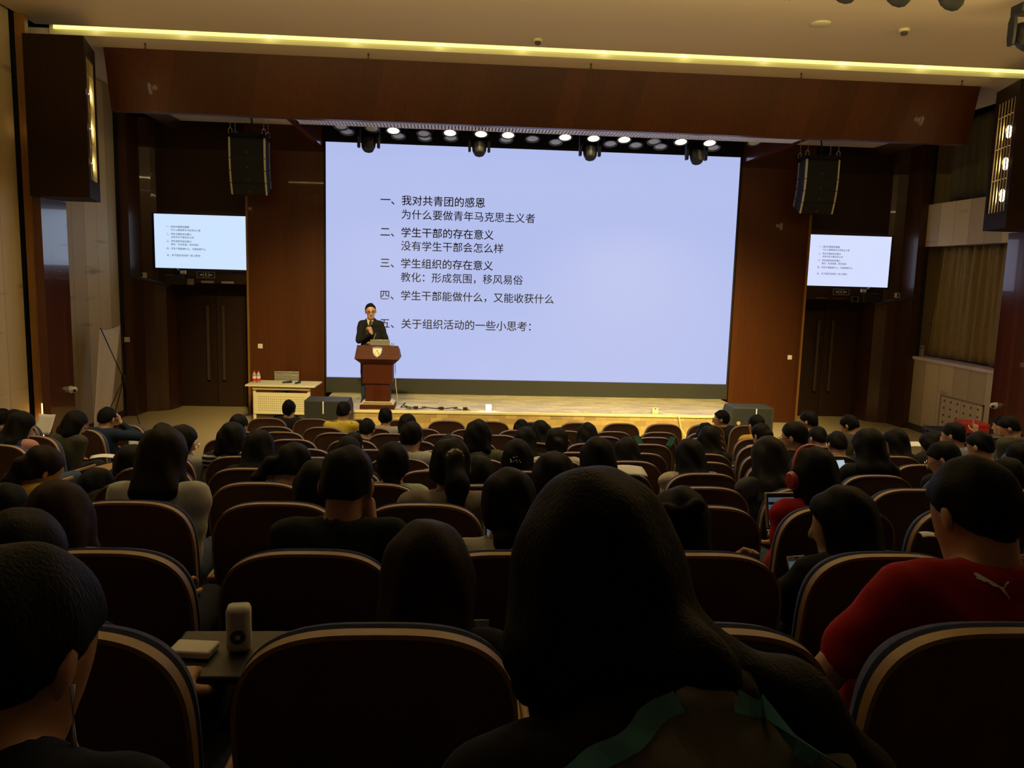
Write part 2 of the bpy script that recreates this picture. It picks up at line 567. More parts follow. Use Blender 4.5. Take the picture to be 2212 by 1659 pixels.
PEOPLE = [
    ('p1a', 9, -7.000, -6.782, 0.36, 0.954, 10, 10, 'short', 'k', 'grey', 'lap', 'person at the far left edge, small dark head in the row nearest the column'),
    ('p1b', 8, -5.980, -6.168, 0.36, 0.989, 20, 15, 'short', 'k', 'grey', 'lap', 'person at the far left, dark head partly hidden behind the pink-jacketed one'),
    ('p2', 6, -5.140, -5.163, 0.36, 1.063, 35, 25, 'long', 'k', 'pink', 'chinR', 'person in pink jacket and navy scarf at left, hand raised to the chin'),
    ('p3', 7, -5.340, -5.130, 0.36, 1.026, 40, 30, 'bob', 'k', 'olive', 'lap', 'person in dark olive sweater with white collar trim at left, bent over writing'),
    ('p4', 8, -5.320, -5.210, 0.36, 1.025, 15, 25, 'short', 'k', 'navy', 'headR', 'person in navy top at left resting the head on a raised right hand'),
    ('p5', 3, -3.572, -3.649, 0.36, 0.948, 45, 30, 'pony', 'b', 'yellow', 'lap', 'person with a brown ponytail and yellow top at left, looking down to the right'),
    ('p6', 3, -3.166, -3.446, 0.50, 0.795, 20, 50, 'short', 'k', 'black', 'lap', 'person bent very low at left, only the top of a black head showing'),
    ('p7', 1, -2.432, -2.697, 0.36, 0.953, -5, 25, 'long', 'r', 'pink', 'lap', 'person with long auburn hair and a pale pink shoulder, left side'),
    ('p8', 2, -3.287, -3.361, 0.36, 0.825, 0, 20, 'short', 'k', 'black', 'lap', 'person with round black head at the left edge behind the auburn-haired one'),
    ('p9', 0, -2.147, -2.344, 0.36, 0.955, 5, 15, 'short', 'n', 'navyk', 'deskR', 'person at left edge with blue-black hair and right ear showing, arm over the seat'),
    ('p10', -1, -1.862, -1.949, 0.50, 0.995, 20, 25, 'short', 'n', 'navyk', 'lap', 'person at the bottom left corner, very close large dark head'),
    ('p11', 2, -2.717, -2.698, 0.36, 1.075, -5, 25, 'mid', 'b', 'white', 'lap', 'person in a wrinkled off-white shirt with long dark hair, left of centre'),
    ('p12a', 6, -3.857, -3.983, 0.36, 0.984, 0, 15, 'bob', 'k', 'black', 'lap', 'person whose black hair rises just behind the off-white-shirted one'),
    ('p13', 5, -3.572, -3.517, 0.36, 1.006, 45, 20, 'bob', 'k', 'greyw', 'lap', 'person in glasses and grey-white jacket in profile, left by the aisle'),
    ('p12b', 4, -3.287, -3.541, 0.36, 0.912, 0, 20, 'long', 'k', 'navy', 'lap', 'person with long black hair left of the off-white-shirted one'),
    ('p14', 7, -3.572, -3.577, 0.36, 1.023, 25, 20, 'short', 'k', 'black', 'lap', 'person with short hair and glasses near the pale desk, left edge of seats'),
    ('p15', 5, -3.002, -3.146, 0.36, 1.033, 10, 25, 'bob', 'k', 'stripe', 'lap', 'person in black and white striped top, left end of the middle rows'),
    ('p16', 4, -2.717, -2.731, 0.36, 1.018, 0, 25, 'long', 'k', 'black', 'lap', 'person with long black hair just behind the denim jacket one'),
    ('p17', 3, -2.432, -2.333, 0.36, 0.981, 25, 35, 'ponyL', 'k', 'denim', 'lap', 'person in pale denim jacket with side ponytail, head bowed'),
    ('p18', 1, -1.862, -1.796, 0.36, 1.079, 5, 30, 'short', 'k', 'greenk', 'faceR', 'person with short black hair and bare neck, dark shirt, right fist at the cheek'),
    ('p19', 2, -2.147, -2.037, 0.36, 0.942, 15, 25, 'long', 'k', 'blue', 'lap', 'person in blue sweater mostly hidden by the short-haired one with a bare neck'),
    ('p20a', 6, -2.147, -2.353, 0.36, 0.926, 0, 30, 'short', 'k', 'black', 'lap', 'person with small black head above the short-haired one, farther row'),
    ('p20b', 4, -2.147, -2.156, 0.36, 0.986, 0, 30, 'short', 'k', 'black', 'lap', 'person with black head directly above the short-haired one, nearer row'),
    ('p21', 10, -3.857, -3.645, 0.36, 1.037, 10, 5, 'short', 'k', 'black', 'lap', 'person in black jacket in front of the pale desk, head upright'),
    ('p22', 9, -3.002, -2.810, 0.36, 1.105, 10, 20, 'short', 'k', 'yellowt', 'lap', 'person in mottled yellow t-shirt in the front rows'),
    ('p23', 8, -2.712, -2.432, 0.36, 0.947, 10, 25, 'short', 'k', 'black', 'lap', 'person in black with head bowed, right of the yellow t-shirt'),
    ('p24', 9, -2.432, -2.310, 0.36, 1.040, 0, 15, 'short', 'k', 'greyw', 'lap', 'person with round black head below the lectern'),
    ('p25', 8, -2.147, -1.992, 0.36, 1.001, -10, 25, 'long', 'k', 'black', 'lap', 'person with long black hair right of the lectern foot'),
    ('p26', 5, -1.862, -1.790, 0.36, 1.061, 15, 20, 'short', 'k', 'whiteg', 'lap', 'person with short hair and grey-white top under the tangled cables'),
    ('p27', 3, -1.862, -1.791, 0.36, 0.994, 0, 20, 'bun', 'k', 'mint', 'lap', 'person with hair in a low bun and mint top, centre left'),
    ('p29', 2, -1.577, -1.470, 0.36, 1.046, 0, 20, 'ponyS', 'k', 'beige', 'lap', 'person with yellow hair tie on a ponytail and beige coat'),
    ('p29b', 4, -1.577, -1.495, 0.36, 1.005, 0, 20, 'short', 'k', 'cream', 'lap', 'person with a cream shoulder showing behind the yellow hair tie one'),
    ('p30', 5, -1.292, -1.280, 0.36, 1.080, 0, 25, 'bob', 'k', 'olivej', 'lap', 'person in olive jacket with black and white letters on the shoulder'),
    ('p31', 4, -1.007, -1.039, 0.36, 0.980, 0, 25, 'bob', 'k', 'black', 'lap', 'person with black bobbed hair and a sparkling clip, centre'),
    ('p32', 9, -0.722, -0.650, 0.36, 0.912, 0, 35, 'bob', 'k', 'black', 'lap', 'person with just the crown of a black head showing near the stage, centre'),
    ('p33', 7, -0.722, -0.604, 0.36, 1.005, 0, 20, 'long', 'k', 'black', 'lap', 'person with long black hair in the third or fourth row, centre'),
    ('p34', 6, -1.007, -0.834, 0.36, 0.995, 0, 20, 'long', 'k', 'black', 'lap', 'person with long black hair left of the ponytailed one in cream, centre'),
    ('p35', 5, -0.722, -0.665, 0.36, 1.031, 0, 20, 'pony', 'k', 'cream', 'lap', 'person with black ponytail and cream collar, centre'),
    ('p36', 2, -1.007, -1.001, 0.45, 0.967, 0, 25, 'long', 'k', 'black', 'lap', "person with long black hair behind the big foreground girl's head, left"),
    ('p37', 7, -0.152, -0.125, 0.36, 0.984, 10, 35, 'bob', 'k', 'black', 'lap', 'person with bowed bobbed head by the middle of the stage'),
    ('p38', 3, -0.722, -0.657, 0.36, 1.036, 0, 20, 'long', 'k', 'taupe', 'lap', 'person with long hair and brown-grey shirt right of centre'),
    ('p39', 5, -0.152, -0.106, 0.36, 0.954, -5, 30, 'long', 'k', 'black', 'lap', 'person with long black hair above the folded papers, right of centre'),
    ('p40', 4, 0.133, 0.133, 0.36, 0.999, 0, 30, 'long', 'k', 'hood', 'lap', 'person in cream hoodie with long black hair parted over it'),
    ('p41', 6, 0.703, 0.834, 0.36, 1.028, 0, 20, 'long', 'k', 'black', 'lap', 'person with long straight black hair in front of the right speaker box, nearer one'),
    ('p41b', 8, 1.273, 1.373, 0.36, 0.954, 0, 25, 'bob', 'k', 'black', 'lap', 'person with bobbed black hair in front of the right speaker box, farther one'),
    ('p42', 10, 2.413, 2.145, 0.36, 0.996, -70, 5, 'short', 'k', 'black', 'lap', 'person in glasses turned to the left beside the right speaker box'),
    ('p43', 8, 1.843, 1.951, 0.36, 1.059, -15, 20, 'short', 'k', 'yellow', 'chinL', 'person in yellow long sleeves with hand at the face, right'),
    ('p44', 7, 1.558, 1.667, 0.36, 1.011, -25, 25, 'pony', 'k', 'white', 'lap', 'person in white top with a ponytail next to the yellow sleeve'),
    ('p45', 3, 0.418, 0.318, 0.36, 1.052, -5, 25, 'long', 'g', 'grey', 'lap', 'person with long brown-grey hair and grey top, right of centre'),
    ('p46', 5, 0.988, 1.232, 0.36, 1.108, -50, 15, 'short', 'k', 'black', 'lap', 'person in glasses with black hair in left profile, behind the red headphones'),
    ('p47', 8, 2.413, 2.558, 0.36, 1.117, -45, 15, 'short', 'k', 'dgrey', 'lap', 'person with dark hair and grey shirt looking left near the right wood panel'),
    ('p48', 7, 2.128, 2.269, 0.36, 0.987, -10, 30, 'short', 'k', 'black', 'lap', 'person with rounded black head behind the one looking left at the wood panel'),
    ('p49', 6, 1.843, 2.032, 0.36, 0.999, -5, 30, 'short', 'k', 'black', 'lap', 'person with low round black head between the headphones and long-haired one'),
    ('p50', 8, 2.983, 3.046, 0.36, 1.077, -40, 30, 'bowl', 'k', 'suit', 'lap', 'person with bowl-cut hair and dark suit bowing by the right doors'),
    ('p51', 4, 1.273, 1.366, 0.36, 1.091, -20, 15, 'long2', 'k', 'black', 'phoneL', 'person with very long black hair over the shoulders holding a lit phone'),
    ('p52', 6, 2.413, 2.583, 0.36, 1.028, -45, 15, 'long', 'k', 'black', 'lap', 'person with long hair in left profile right of the very long-haired one'),
    ('p53', 7, 3.268, 3.476, 0.36, 0.941, -30, 30, 'bob', 'k', 'black', 'lap', 'person with bobbed hair and earphones near the right aisle'),
    ('p54', 6, 2.983, 3.129, 0.36, 1.102, -40, 15, 'short', 'k', 'bluew', 'lap', 'person with cropped black hair and pale blue shirt, right side'),
    ('p55', 5, 2.698, 2.785, 0.36, 1.052, -30, 25, 'short', 'k', 'dgrey', 'lap', 'person with short hair and bare neck in the right rows behind the red shirt'),
    ('p56a', 7, 4.408, 4.310, 0.36, 1.130, -55, 30, 'short', 'k', 'suit', 'lap', 'person in dark olive suit at the right edge looking down'),
    ('p56b', 9, 5.548, 5.501, 0.36, 1.062, -30, 10, 'short', 'k', 'dgrey', 'fingerL', 'person at right by the red box raising one finger'),
    ('p57', 4, 1.843, 1.915, 0.36, 1.011, -50, 25, 'short', 'k', 'black', 'lap', 'person in glasses in left profile just above the red t-shirt'),
    ('p58', 0, -0.437, -0.293, 0.36, 1.092, -12, 25, 'short', 'k', 'red', 'deskL', 'person in red t-shirt with white leaping cat mark, large at right'),
    ('p59', 2, 0.133, 0.161, 0.36, 1.026, -15, 20, 'bob', 'k', 'red', 'lap', 'person in red top wearing red headphones'),
    ('p60', 1, -0.152, -0.139, 0.36, 0.963, -50, 15, 'long', 'k', 'black', 'phoneL', 'person with long black hair in left profile holding a phone, before the red t-shirt'),
    ('p61', 3, 1.558, 1.736, 0.36, 0.952, -10, 25, 'short', 'k', 'black', 'lap', 'person at the right edge with black head, behind the red t-shirt one'),
    ('p61b', 4, 2.413, 2.477, 0.36, 1.009, -30, 20, 'short', 'k', 'black', 'lap', 'person cut by the right edge of the view, farther black head'),
    ('p62', 1, -0.722, -0.683, 0.40, 0.941, 10, 25, 'clip', 'k', 'black', 'lap', 'person with dark hair bow and right ear showing, right of the big foreground girl'),
    ('p63', 1, -1.292, -1.271, 0.36, 1.013, 5, 22, 'bun', 'k', 'fluffy', 'lap', 'person with low nape bun and fluffy cream collar, centre'),
    ('p64', 0, -1.577, -1.503, 0.36, 0.931, 0, 25, 'long', 'r2', 'black', 'lap', 'person with long straight dark hair bowed low behind the front wide seat'),
    ('p65', -1, -1.292, -1.264, 0.55, 1.078, 5, 20, 'longR', 'k', 'jacket', 'lap', 'person large in the foreground with long black hair, grey jacket and teal piping'),
    ('p66', 3, -1.292, -1.311, 0.36, 0.922, 0, 35, 'short', 'k', 'black', 'lap', 'person with dark head behind the yellow hair tie one, right side'),
]

# ------------------------------------------------------------ the hall
YK = [1.32 + 0.897 * k for k in range(-1, 11)]                       # seat-back lines, nearest row first
FZ = [1.44, 1.292, 1.112, 0.992, 0.832, 0.682, 0.546, 0.408, 0.297, 0.185, 0.067, 0.0]   # floor under each row


def yk(k):
    return YK[k + 1]


def fz(k):
    return FZ[k + 1]


m = MB()
m.bb(-8.3, 8.3, 10.2, 17.3, -0.15, 0)
struct('floor', m, 'floor_vinyl')
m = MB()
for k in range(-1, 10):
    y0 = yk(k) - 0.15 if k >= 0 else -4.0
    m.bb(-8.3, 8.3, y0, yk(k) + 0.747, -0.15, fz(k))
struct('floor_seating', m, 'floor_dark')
m = MB()
m.bb(-7.3, 7.3, -4, 12.02, 6.09, 6.2)
struct('ceiling', m, 'ceiling_paint')
m = MB()
m.bb(-7.76, 7.76, 12.31, 16.3, 6.03, 6.12)
struct('ceiling_soffit', m, 'soffit_paint')
m = MB()
m.bb(-8.3, -7.3, -4, 12.4, 6.32, 6.4)
m.bb(7.3, 8.3, -4, 12.4, 6.32, 6.4)
m.bb(-7.3, -7.24, -4, 12.02, 6.2, 6.4)
m.bb(7.24, 7.3, -4, 12.02, 6.2, 6.4)
m.bb(-8.3, 8.3, 11.9, 12.6, 6.4, 6.5)
m.bb(-8.3, 8.3, 12.34, 12.4, 6.12, 6.4)
struct('trim_1', m, 'black_void')
# cove: a board with a glowing strip above it
m = MB()
m.bb(-7.23, 7.4, 12.265, 12.31, 6.03, 6.28)
struct('trim_2', m, 'cream_paint')
cv = thing('cove_light', 'long yellow strip of light in the ceiling cove above the wooden header', 'light', (0, 12.26, 6.1))
m = MB()
m.bb(-7.17, 7.4, -0.012, 0.0, 0.0, 0.15)
m.obj('diffuser', 'cove_strip', cv)
for i in range(12):
    lamp('cove_spot', 'POINT', (-6.6 + i * 1.2, 12.17, 6.125), 0.30, (1.0, 0.90, 0.42), shadow_soft_size=0.03)

lamp('cove_strip_lamp', 'AREA', (0.08, 12.13, 6.16), 5.0, (1.0, 0.92, 0.36), target=(0.08, 12.27, 6.10), shape='RECTANGLE', size=14.4, size_y=0.02)

# header over the stage, its bulkheads and the dark lighting slot
m = MB()
m.prism([(13.06, 5.165), (13.21, 5.165), (13.21, 6.03), (12.85, 6.03)], -6.75, 6.75, 'x')
struct('beam_header', m, 'front_wood')
m = MB()
for sgn in (-1, 1):
    m.bb(sgn * 4.08, sgn * 4.18, 13.2, 15.99, 5.17, 6.03)
struct('beam_bulkhead', m, 'column_wood')
m = MB()
m.bb(-4.08, 4.08, 13.65, 16.0, 5.86, 6.02)
m.bb(-4.05, 4.05, 15.98, 16.1, 5.30, 5.9)
m.bb(-4.06, 4.06, 16.11, 16.3, 0, 6.02)
struct('wall_slot', m, 'black_void')
# pierced white grille on the header's inner underside
m = MB()
for i in range(150):
    x = -4.03 + i * 0.054
    m.bb(x, x + 0.034, 13.22, 13.58, 5.168, 5.2)
m.bb(-4.05, 4.05, 13.21, 13.24, 5.165, 5.2)
m.bb(-4.05, 4.05, 13.57, 13.6, 5.165, 5.2)
struct('trim_3', m, 'vent_white')
m = MB()
for sgn in (-1, 1):
    m.bb(sgn * 4.18, sgn * 6.70, 13.25, 16.0, 5.545, 5.62)
struct('ceiling_bay', m, 'soffit_paint')
m = MB()
for sgn in (-1, 1):
    m.bb(sgn * 6.69, sgn * 6.74, 13.22, 16.0, 5.36, 5.9)
struct('ceiling_bay_edge', m, 'pier_wood')

# front wall
for sgn, nm in ((-1, 'left'), (1, 'right')):
    m = MB()
    m.bb(sgn * 4.06, sgn * 5.525, 15.98, 16.3, 0, 5.6)
    struct('wall_front_%s' % nm, m, 'front_wood')
    m = MB()
    m.bb(sgn * 5.525, sgn * 7.75, 16.22, 16.4, 2.53, 5.6)
    m.bb(sgn * 5.525, sgn * 7.1, 16.4, 16.95, 2.53, 2.62)
    struct('wall_above_door_%s' % nm, m, 'door_wood')
    m = MB()
    pl = [(sgn * 7.75, 15.6), (sgn * 7.75, 17.1), (sgn * 7.08, 17.1), (sgn * 7.08, 16.6), (sgn * 7.16, 16.3), (sgn * 7.34, 16.16), (sgn * 7.52, 16.1), (sgn * 7.55, 15.6)]
    m.prism(pl if sgn < 0 else pl[::-1], 0, 5.6, 'z')
    struct('wall_pier_%s' % nm, m, 'pier_wood')
    m = MB()
    m.bb(sgn * 7.71, sgn * 7.755, 15.55, 16.1, 0, 6.0)
    struct('trim_corner_%s' % nm, m, 'black')
    # double door
    d = thing('door_%d' % (1 if sgn < 0 else 2), 'dark brown double door with two long bar handles on the %s of the stage' % nm, 'door', (sgn * 6.36, 16.83, 0))
    d['kind'] = 'structure'
    for q in (-1, 1):
        m = MB()
        m.bb(q * 0.005, q * 0.735, 0, 0.06, 0.012, 2.52)
        lf = m.obj('door_leaf', 'door_wood', d)
        m = MB()
        hx = q * 0.155
        m.bb(hx - 0.03, hx + 0.03, -0.085, -0.06, 0.56, 2.08)
        for zz in (0.66, 1.98):
            m.bb(hx - 0.02, hx + 0.02, -0.06, 0.0, zz - 0.02, zz + 0.02)
        m.obj('door_handle', 'bronze', lf, bevel=0.004)
    m = MB()
    m.bb(sgn * 5.5, sgn * 7.1, 16.9, 17.1, 0, 2.6)
    struct('wall_door_back_%s' % nm, m, 'black')

# side walls
m = MB()
m.bb(-7.9, -7.75, 12.3, 16.05, 0.12, 6.05)
struct('wall_left', m, 'side_wall')
m = MB()
m.bb(-7.78, -7.73, 12.3, 16.05, 0, 0.12)
struct('baseboard_left', m, 'skirting')
m = MB()
m.bb(7.7, 7.85, 12.3, 16.05, 0.12, 1.45)
m.bb(7.7, 7.85, 12.3, 16.05, 3.63, 4.44)
m.bb(8.16, 8.3, 12.3, 16.05, 0.1, 6.05)
m.bb(7.75, 8.16, 15.9, 16.05, 1.45, 6.05)
struct('wall_right', m, 'side_wall')
m = MB()
m.bb(7.66, 8.17, 12.72, 15.95, 1.41, 1.47)
m.bb(7.85, 8.17, 12.72, 15.95, 4.40, 4.47)
struct('trim_sill', m, 'soffit_paint', bevel=0.005)
m = MB()
m.bb(7.67, 7.73, 12.72, 16.05, 0, 0.12)
struct('baseboard_right', m, 'skirting')
for sgn, nm in ((-1, 'left'), (1, 'right')):
    m = MB()
    m.bb(sgn * 7.38, sgn * 7.6, -4, 11.5, 0, 6.35)
    struct('wall_near_%s' % nm, m, 'side_wall')
    m = MB()
    m.bb(sgn * 7.36, sgn * 8.3, 11.66, 11.72, 0, 6.35)
    m.bb(sgn * 7.6, sgn * 8.3, 11.4, 11.5, 0, 6.35)
    struct('wall_reveal_%s' % nm, m, 'black')
    m = MB()
    pl = [(sgn * 7.09, 11.5), (sgn * 7.2, 11.5), (sgn * 7.3, 12.45), (sgn * 7.2, 12.45)]
    m.prism(pl, 0, 3.732, 'z')
    struct('column_%s' % nm, m, 'column_wood')
    m = MB()
    m.bb(sgn * 7.32, sgn * 7.74, 12.3, 12.4, 0, 5.7)
    struct('column_back_%s' % nm, m, 'black')
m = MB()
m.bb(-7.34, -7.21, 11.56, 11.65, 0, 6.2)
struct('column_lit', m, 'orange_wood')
m = MB()
m.bb(-8.3, 8.3, -4.1, -4, 0, 6.6)
struct('wall_back', m, 'side_wall')
m = MB()
m.bb(-8.45, -8.3, -4, 17.3, -0.1, 6.6)
m.bb(8.3, 8.45, -4, 17.3, -0.1, 6.6)
m.bb(-8.3, 8.3, 17.2, 17.4, -0.1, 6.6)
m.bb(-8.3, 8.3, 11.9, 17.3, 6.5, 6.6)
struct('wall_outer', m, 'black')
# light strip at the foot of the lit reveal
o = thing('light_strip', 'warm vertical string of light at the left wall reveal', 'light', (-7.235, 11.545, 0.38))
m = MB()
for i in range(26):
    m.bb(0.006, 0.026, -0.012, 0.012, i * 0.02, i * 0.02 + 0.013)
m.bb(0.0, 0.006, -0.014, 0.014, 0, 0.53)
m.obj('strip', 'led_warm', o)
lamp('strip_lamp', 'POINT', (-7.25, 11.50, 0.66), 0.9, (1.0, 0.55, 0.15), shadow_soft_size=0.05)
lamp('strip_lamp', 'POINT', (-7.27, 11.45, 4.6), 0.35, (1.0, 0.60, 0.2), shadow_soft_size=0.2)

# hung wooden lamp boxes on the side walls
for sgn, nm in ((-1, 'left'), (1, 'right')):
    bx = thing('lamp_box', 'tall dark wood box with glowing side niche on the %s wall' % nm, 'wall light', (sgn * 6.9, 11.9, 3.734))
    P = [(-0.245 if sgn < 0 else 0.26, -0.54), (0.52, -0.54), (0.31, 0.30), (-0.245, 0.30)]

    def hx(p):
        return (sgn * -p[0], p[1])
    # body as frame around a niche in the splayed inner face
    m = MB()
    A, Bk = Vector((0.52, -0.54, 0)), Vector((0.30, 0.30, 0))
    full = [(-0.25, -0.54), (0.40, -0.54), (0.19, 0.30), (-0.25, 0.30)]
    m.prism([hx(p) for p in full], 0, 2.06, 'z')
    face = [(0.40, -0.54), (0.52, -0.54), (0.30, 0.30), (0.19, 0.30)]
    m.prism([hx(p) for p in face], 0, 0.25, 'z')
    m.prism([hx(p) for p in face], 1.86, 2.06, 'z')
    e = (Bk - A) * 0.14
    e2 = (Bk - A) * 0.9
    m.prism([hx(p) for p in [(0.40, -0.54), (0.52, -0.54), (0.52 + e.x, -0.54 + e.y), (0.40 + e.x, -0.54 + e.y)]], 0.25, 1.86, 'z')
    m.prism([hx(p) for p in [(0.40 + e2.x, -0.54 + e2.y), (0.52 + e2.x, -0.54 + e2.y), (0.30, 0.30), (0.19, 0.30)]], 0.25, 1.86, 'z')
    m.obj('housing', 'box_wood', bx)
    mid = A + (Bk - A) * 0.52
    for zz in (0.50, 0.96, 1.42):
        m = MB()
        cx_, cy_ = -sgn * (mid.x - 0.085), mid.y
        m.lathe([(0.012, -0.09), (0.035, -0.06), (0.045, 0.0), (0.035, 0.06), (0.012, 0.09)], (cx_, cy_, zz), 12)
        b_ = m.obj('lamp', 'lamp_bulb', bx, smooth=True)
        lamp('niche_lamp', 'POINT', (sgn * 6.9 + (-sgn) * (mid.x + 0.0), 11.9 + mid.y, 3.734 + zz + 0.02), 0.9, (1.0, 0.60, 0.22), shadow_soft_size=0.04)
    m = MB()
    for i in range(6):
        t = 0.2 + i * 0.13
        p = A + (Bk - A) * t
        m.bb(-sgn * (p.x - 0.02) - 0.006, -sgn * (p.x - 0.02) + 0.006, p.y - 0.006, p.y + 0.006, 0.25, 1.86)
    for zz in (0.73, 1.19, 1.65):
        for i in range(6):
            pass
        p0, p1 = A + (Bk - A) * 0.14, A + (Bk - A) * 0.9
        m.cyl((-sgn * (p0.x - 0.03), p0.y, zz), (-sgn * (p1.x - 0.03), p1.y, zz), 0.008, n=6)
    m.obj('grille', 'gold', bx)

# stage
m = MB()
m.bb(-3.9, 3.9, 13.97, 16.1, 0.0, 0.465)
struct('floor_stage', m, 'stage_floor')
m = MB()
m.bb(-3.9, 3.9, 13.93, 13.97, 0.0, 0.43)
struct('trim_stage_front', m, 'stage_front')
m = MB()
m.bb(-3.92, 3.92, 13.91, 13.985, 0.43, 0.472)
struct('trim_stage_edge', m, 'cream_paint', bevel=0.006)
m = MB()
m.bb(-4.03, 4.03, 15.955, 16.05, 0.465, 0.765)
struct('trim_screen_base', m, 'led_band')

# ------------------------------------------------------------ screens
scr = thing('stage_screen', 'huge pale blue wall screen behind the stage showing numbered lines of writing', 'screen', (0, 16.02, 0.767))
m = MB()
m.bb(-4.025, 4.02, 0.0, 0.05, 0.0, 4.50)
m.obj('display', 'screen_glow', scr)
m = MB()
for a in ((-4.05, -4.025, -0.02, 0.08, -0.0, 4.52), (4.02, 4.05, -0.02, 0.08, 0, 4.52), (-4.05, 4.05, -0.02, 0.08, 4.50, 4.53)):
    m.bb(*a)
m.obj('bezel', 'black', scr)
slide_mesh('slide_writing', -4.025, 4.02, 0.0, 4.50, -0.004, scr)
for sgn, nm, gl in ((-1, 'left', 'tv_glow'), (1, 'right', 'tv_glow_pale')):
    tv = thing('wall_television', 'bright flat television hung over the %s door showing the same slide' % nm, 'television', (sgn * 6.415, 16.1, 2.81), group='televisions over the doors')
    m = MB()
    m.bb(-0.862, 0.862, 0.0, 0.06, 0.0, 1.02)
    m.obj('display', gl, tv)
    m = MB()
    for a in ((-0.885, -0.862, -0.008, 0.07, -0.03, 1.04), (0.862, 0.885, -0.008, 0.07, -0.03, 1.04), (-0.862, 0.862, -0.008, 0.07, 1.02, 1.04), (-0.862, 0.862, -0.008, 0.07, -0.03, 0.0)):
        m.bb(*a)
    m.bb(-0.3, 0.3, 0.06, 0.12, 0.3, 0.7)
    m.obj('bezel', 'black', tv)
    slide_mesh('slide_writing', -0.862, 0.862, 0.0, 1.02, -0.003, tv, 'slide_ink_soft')

# ------------------------------------------------------------ stage lamps in the slot
LIT = [-2.60, -1.65, -1.126, -0.667, 0.309, 0.797, 1.328, 2.315, 2.82]
DARK = [(-3.42, 14.5), (-2.56, 14.75), (-2.10, 14.4), (-2.10, 14.85), (-1.64, 14.75), (-0.67, 14.7), (-0.22, 14.5), (0.22, 14.75), (1.19, 14.7), (1.66, 14.75), (1.88, 14.3), (2.12, 14.8), (3.06, 14.7), (-3.45, 14.0), (-2.95, 14.1), (3.55, 14.0)]


def par_can(name, lit, loc, label, group):
    t = thing(name, label, 'stage light', loc, group=group)
    M = Matrix.Rotation(R_(-21), 3, 'X')
    m = MB()
    m.lathe([(0.055, 0.26), (0.10, 0.24), (0.118, 0.10), (0.118, 0.0), (0.128, 0.0), (0.128, -0.012), (0.10, -0.012), (0.10, 0.01)], (0, 0, 0), 20, M)
    m.obj('can', 'black_metal', t, smooth=True)
    m = MB()
    m.lathe([(0.0, -0.002), (0.098, -0.002), (0.098, 0.004), (0.0, 0.004)], (0, 0, 0), 20, M)
    m.obj('lens', 'lens_lit' if lit else 'lens_grey', t)
    m = MB()
    m.tube([(-0.135, 0, 0.12), (-0.145, 0, 0.30), (-0.10, 0, 0.36), (0.10, 0, 0.36), (0.145, 0, 0.30), (0.135, 0, 0.12)], 0.011, 6)
    m.cyl((0, 0, 0.36), (0, 0, 0.62), 0.014, n=8)
    m.obj('yoke', 'black_metal', t, smooth=True)
    return t


for i, x in enumerate(LIT):
    t = par_can('par_lamp', True, (x, 14.15, 5.215), 'glowing round stage lamp in the slot above the screen, %s lit one from the left' % ordinal(i), 'lit stage lamps')
    lamp('par_beam', 'SPOT', (x, 14.13, 5.19), LV['par'], (1.0, 0.79, 0.34), target=(x * 0.95, 14.75, 0.4), spot_size=R_(75), spot_blend=0.7, shadow_soft_size=0.09)
for i, (x, y) in enumerate(sorted(DARK)):
    par_can('par_lamp', False, (x, y, 5.225), 'unlit grey-lensed stage lamp in the slot above the screen, %s unlit from the left' % ordinal(i), 'unlit stage lamps')
# rails that carry them
for i, y in enumerate((14.0, 14.42, 14.8)):
    m = MB()
    m.cyl((-4.06, y, 5.83), (4.06, y, 5.83), 0.024, n=10)
    tag(m.obj('lighting_rail', 'black_metal', smooth=True), 'black pipe carrying stage lamps, %s from the hall side' % ordinal(i), 'rail', 'lighting rails')


def moving_head(loc, label, tilt=0.0, s=1.0):
    t = thing('moving_head_lamp', label, 'stage light', loc, group='moving head lamps')
    m = MB()
    m.bb(-0.14 * s, 0.14 * s, -0.12 * s, 0.12 * s, 0.40 * s, 0.52 * s)
    m.cyl((0, 0, 0.52 * s), (0, 0, 0.60 * s), 0.03 * s)
    m.obj('base', 'black', t, bevel=0.012)
    for q in (-1, 1):
        m = MB()
        m.prism([(-0.05, 0.0), (0.05, 0.0), (0.07, 0.10), (0.07, 0.30), (0.04, 0.38), (-0.04, 0.38), (-0.07, 0.30), (-0.07, 0.10)], q * 0.145, q * 0.19, 'x')
        m.v = [(a * s, b * s, (c + 0.0) * s) for a, b, c in m.v]
        m.obj('yoke_arm', 'black', t, bevel=0.01)
    M = Matrix.Rotation(R_(180 + tilt), 3, 'X')
    m = MB()
    m.lathe([(0.03, -0.20), (0.09, -0.19), (0.12, -0.14), (0.13, 0.0), (0.12, 0.12), (0.10, 0.17), (0.085, 0.19), (0.085, 0.17)], (0, 0, 0.12), 8, M)
    m.v = [(a * s, b * s, c * s) for a, b, c in m.v]
    hd = m.obj('head', 'black', t, bevel=0.01)
    m = MB()
    m.lathe([(0.0, 0.175), (0.082, 0.175), (0.082, 0.18), (0.0, 0.18)], (0, 0, 0.12), 16, M)
    m.v = [(a * s, b * s, c * s) for a, b, c in m.v]
    m.obj('lens', 'grille', hd)
    return t


for i, x in enumerate((-3.04, -1.145, 0.785, 2.675)):
    moving_head((x, 14.42, 4.95), 'black moving head lamp hanging over the screen top, %s from the left' % ordinal(i), -25)

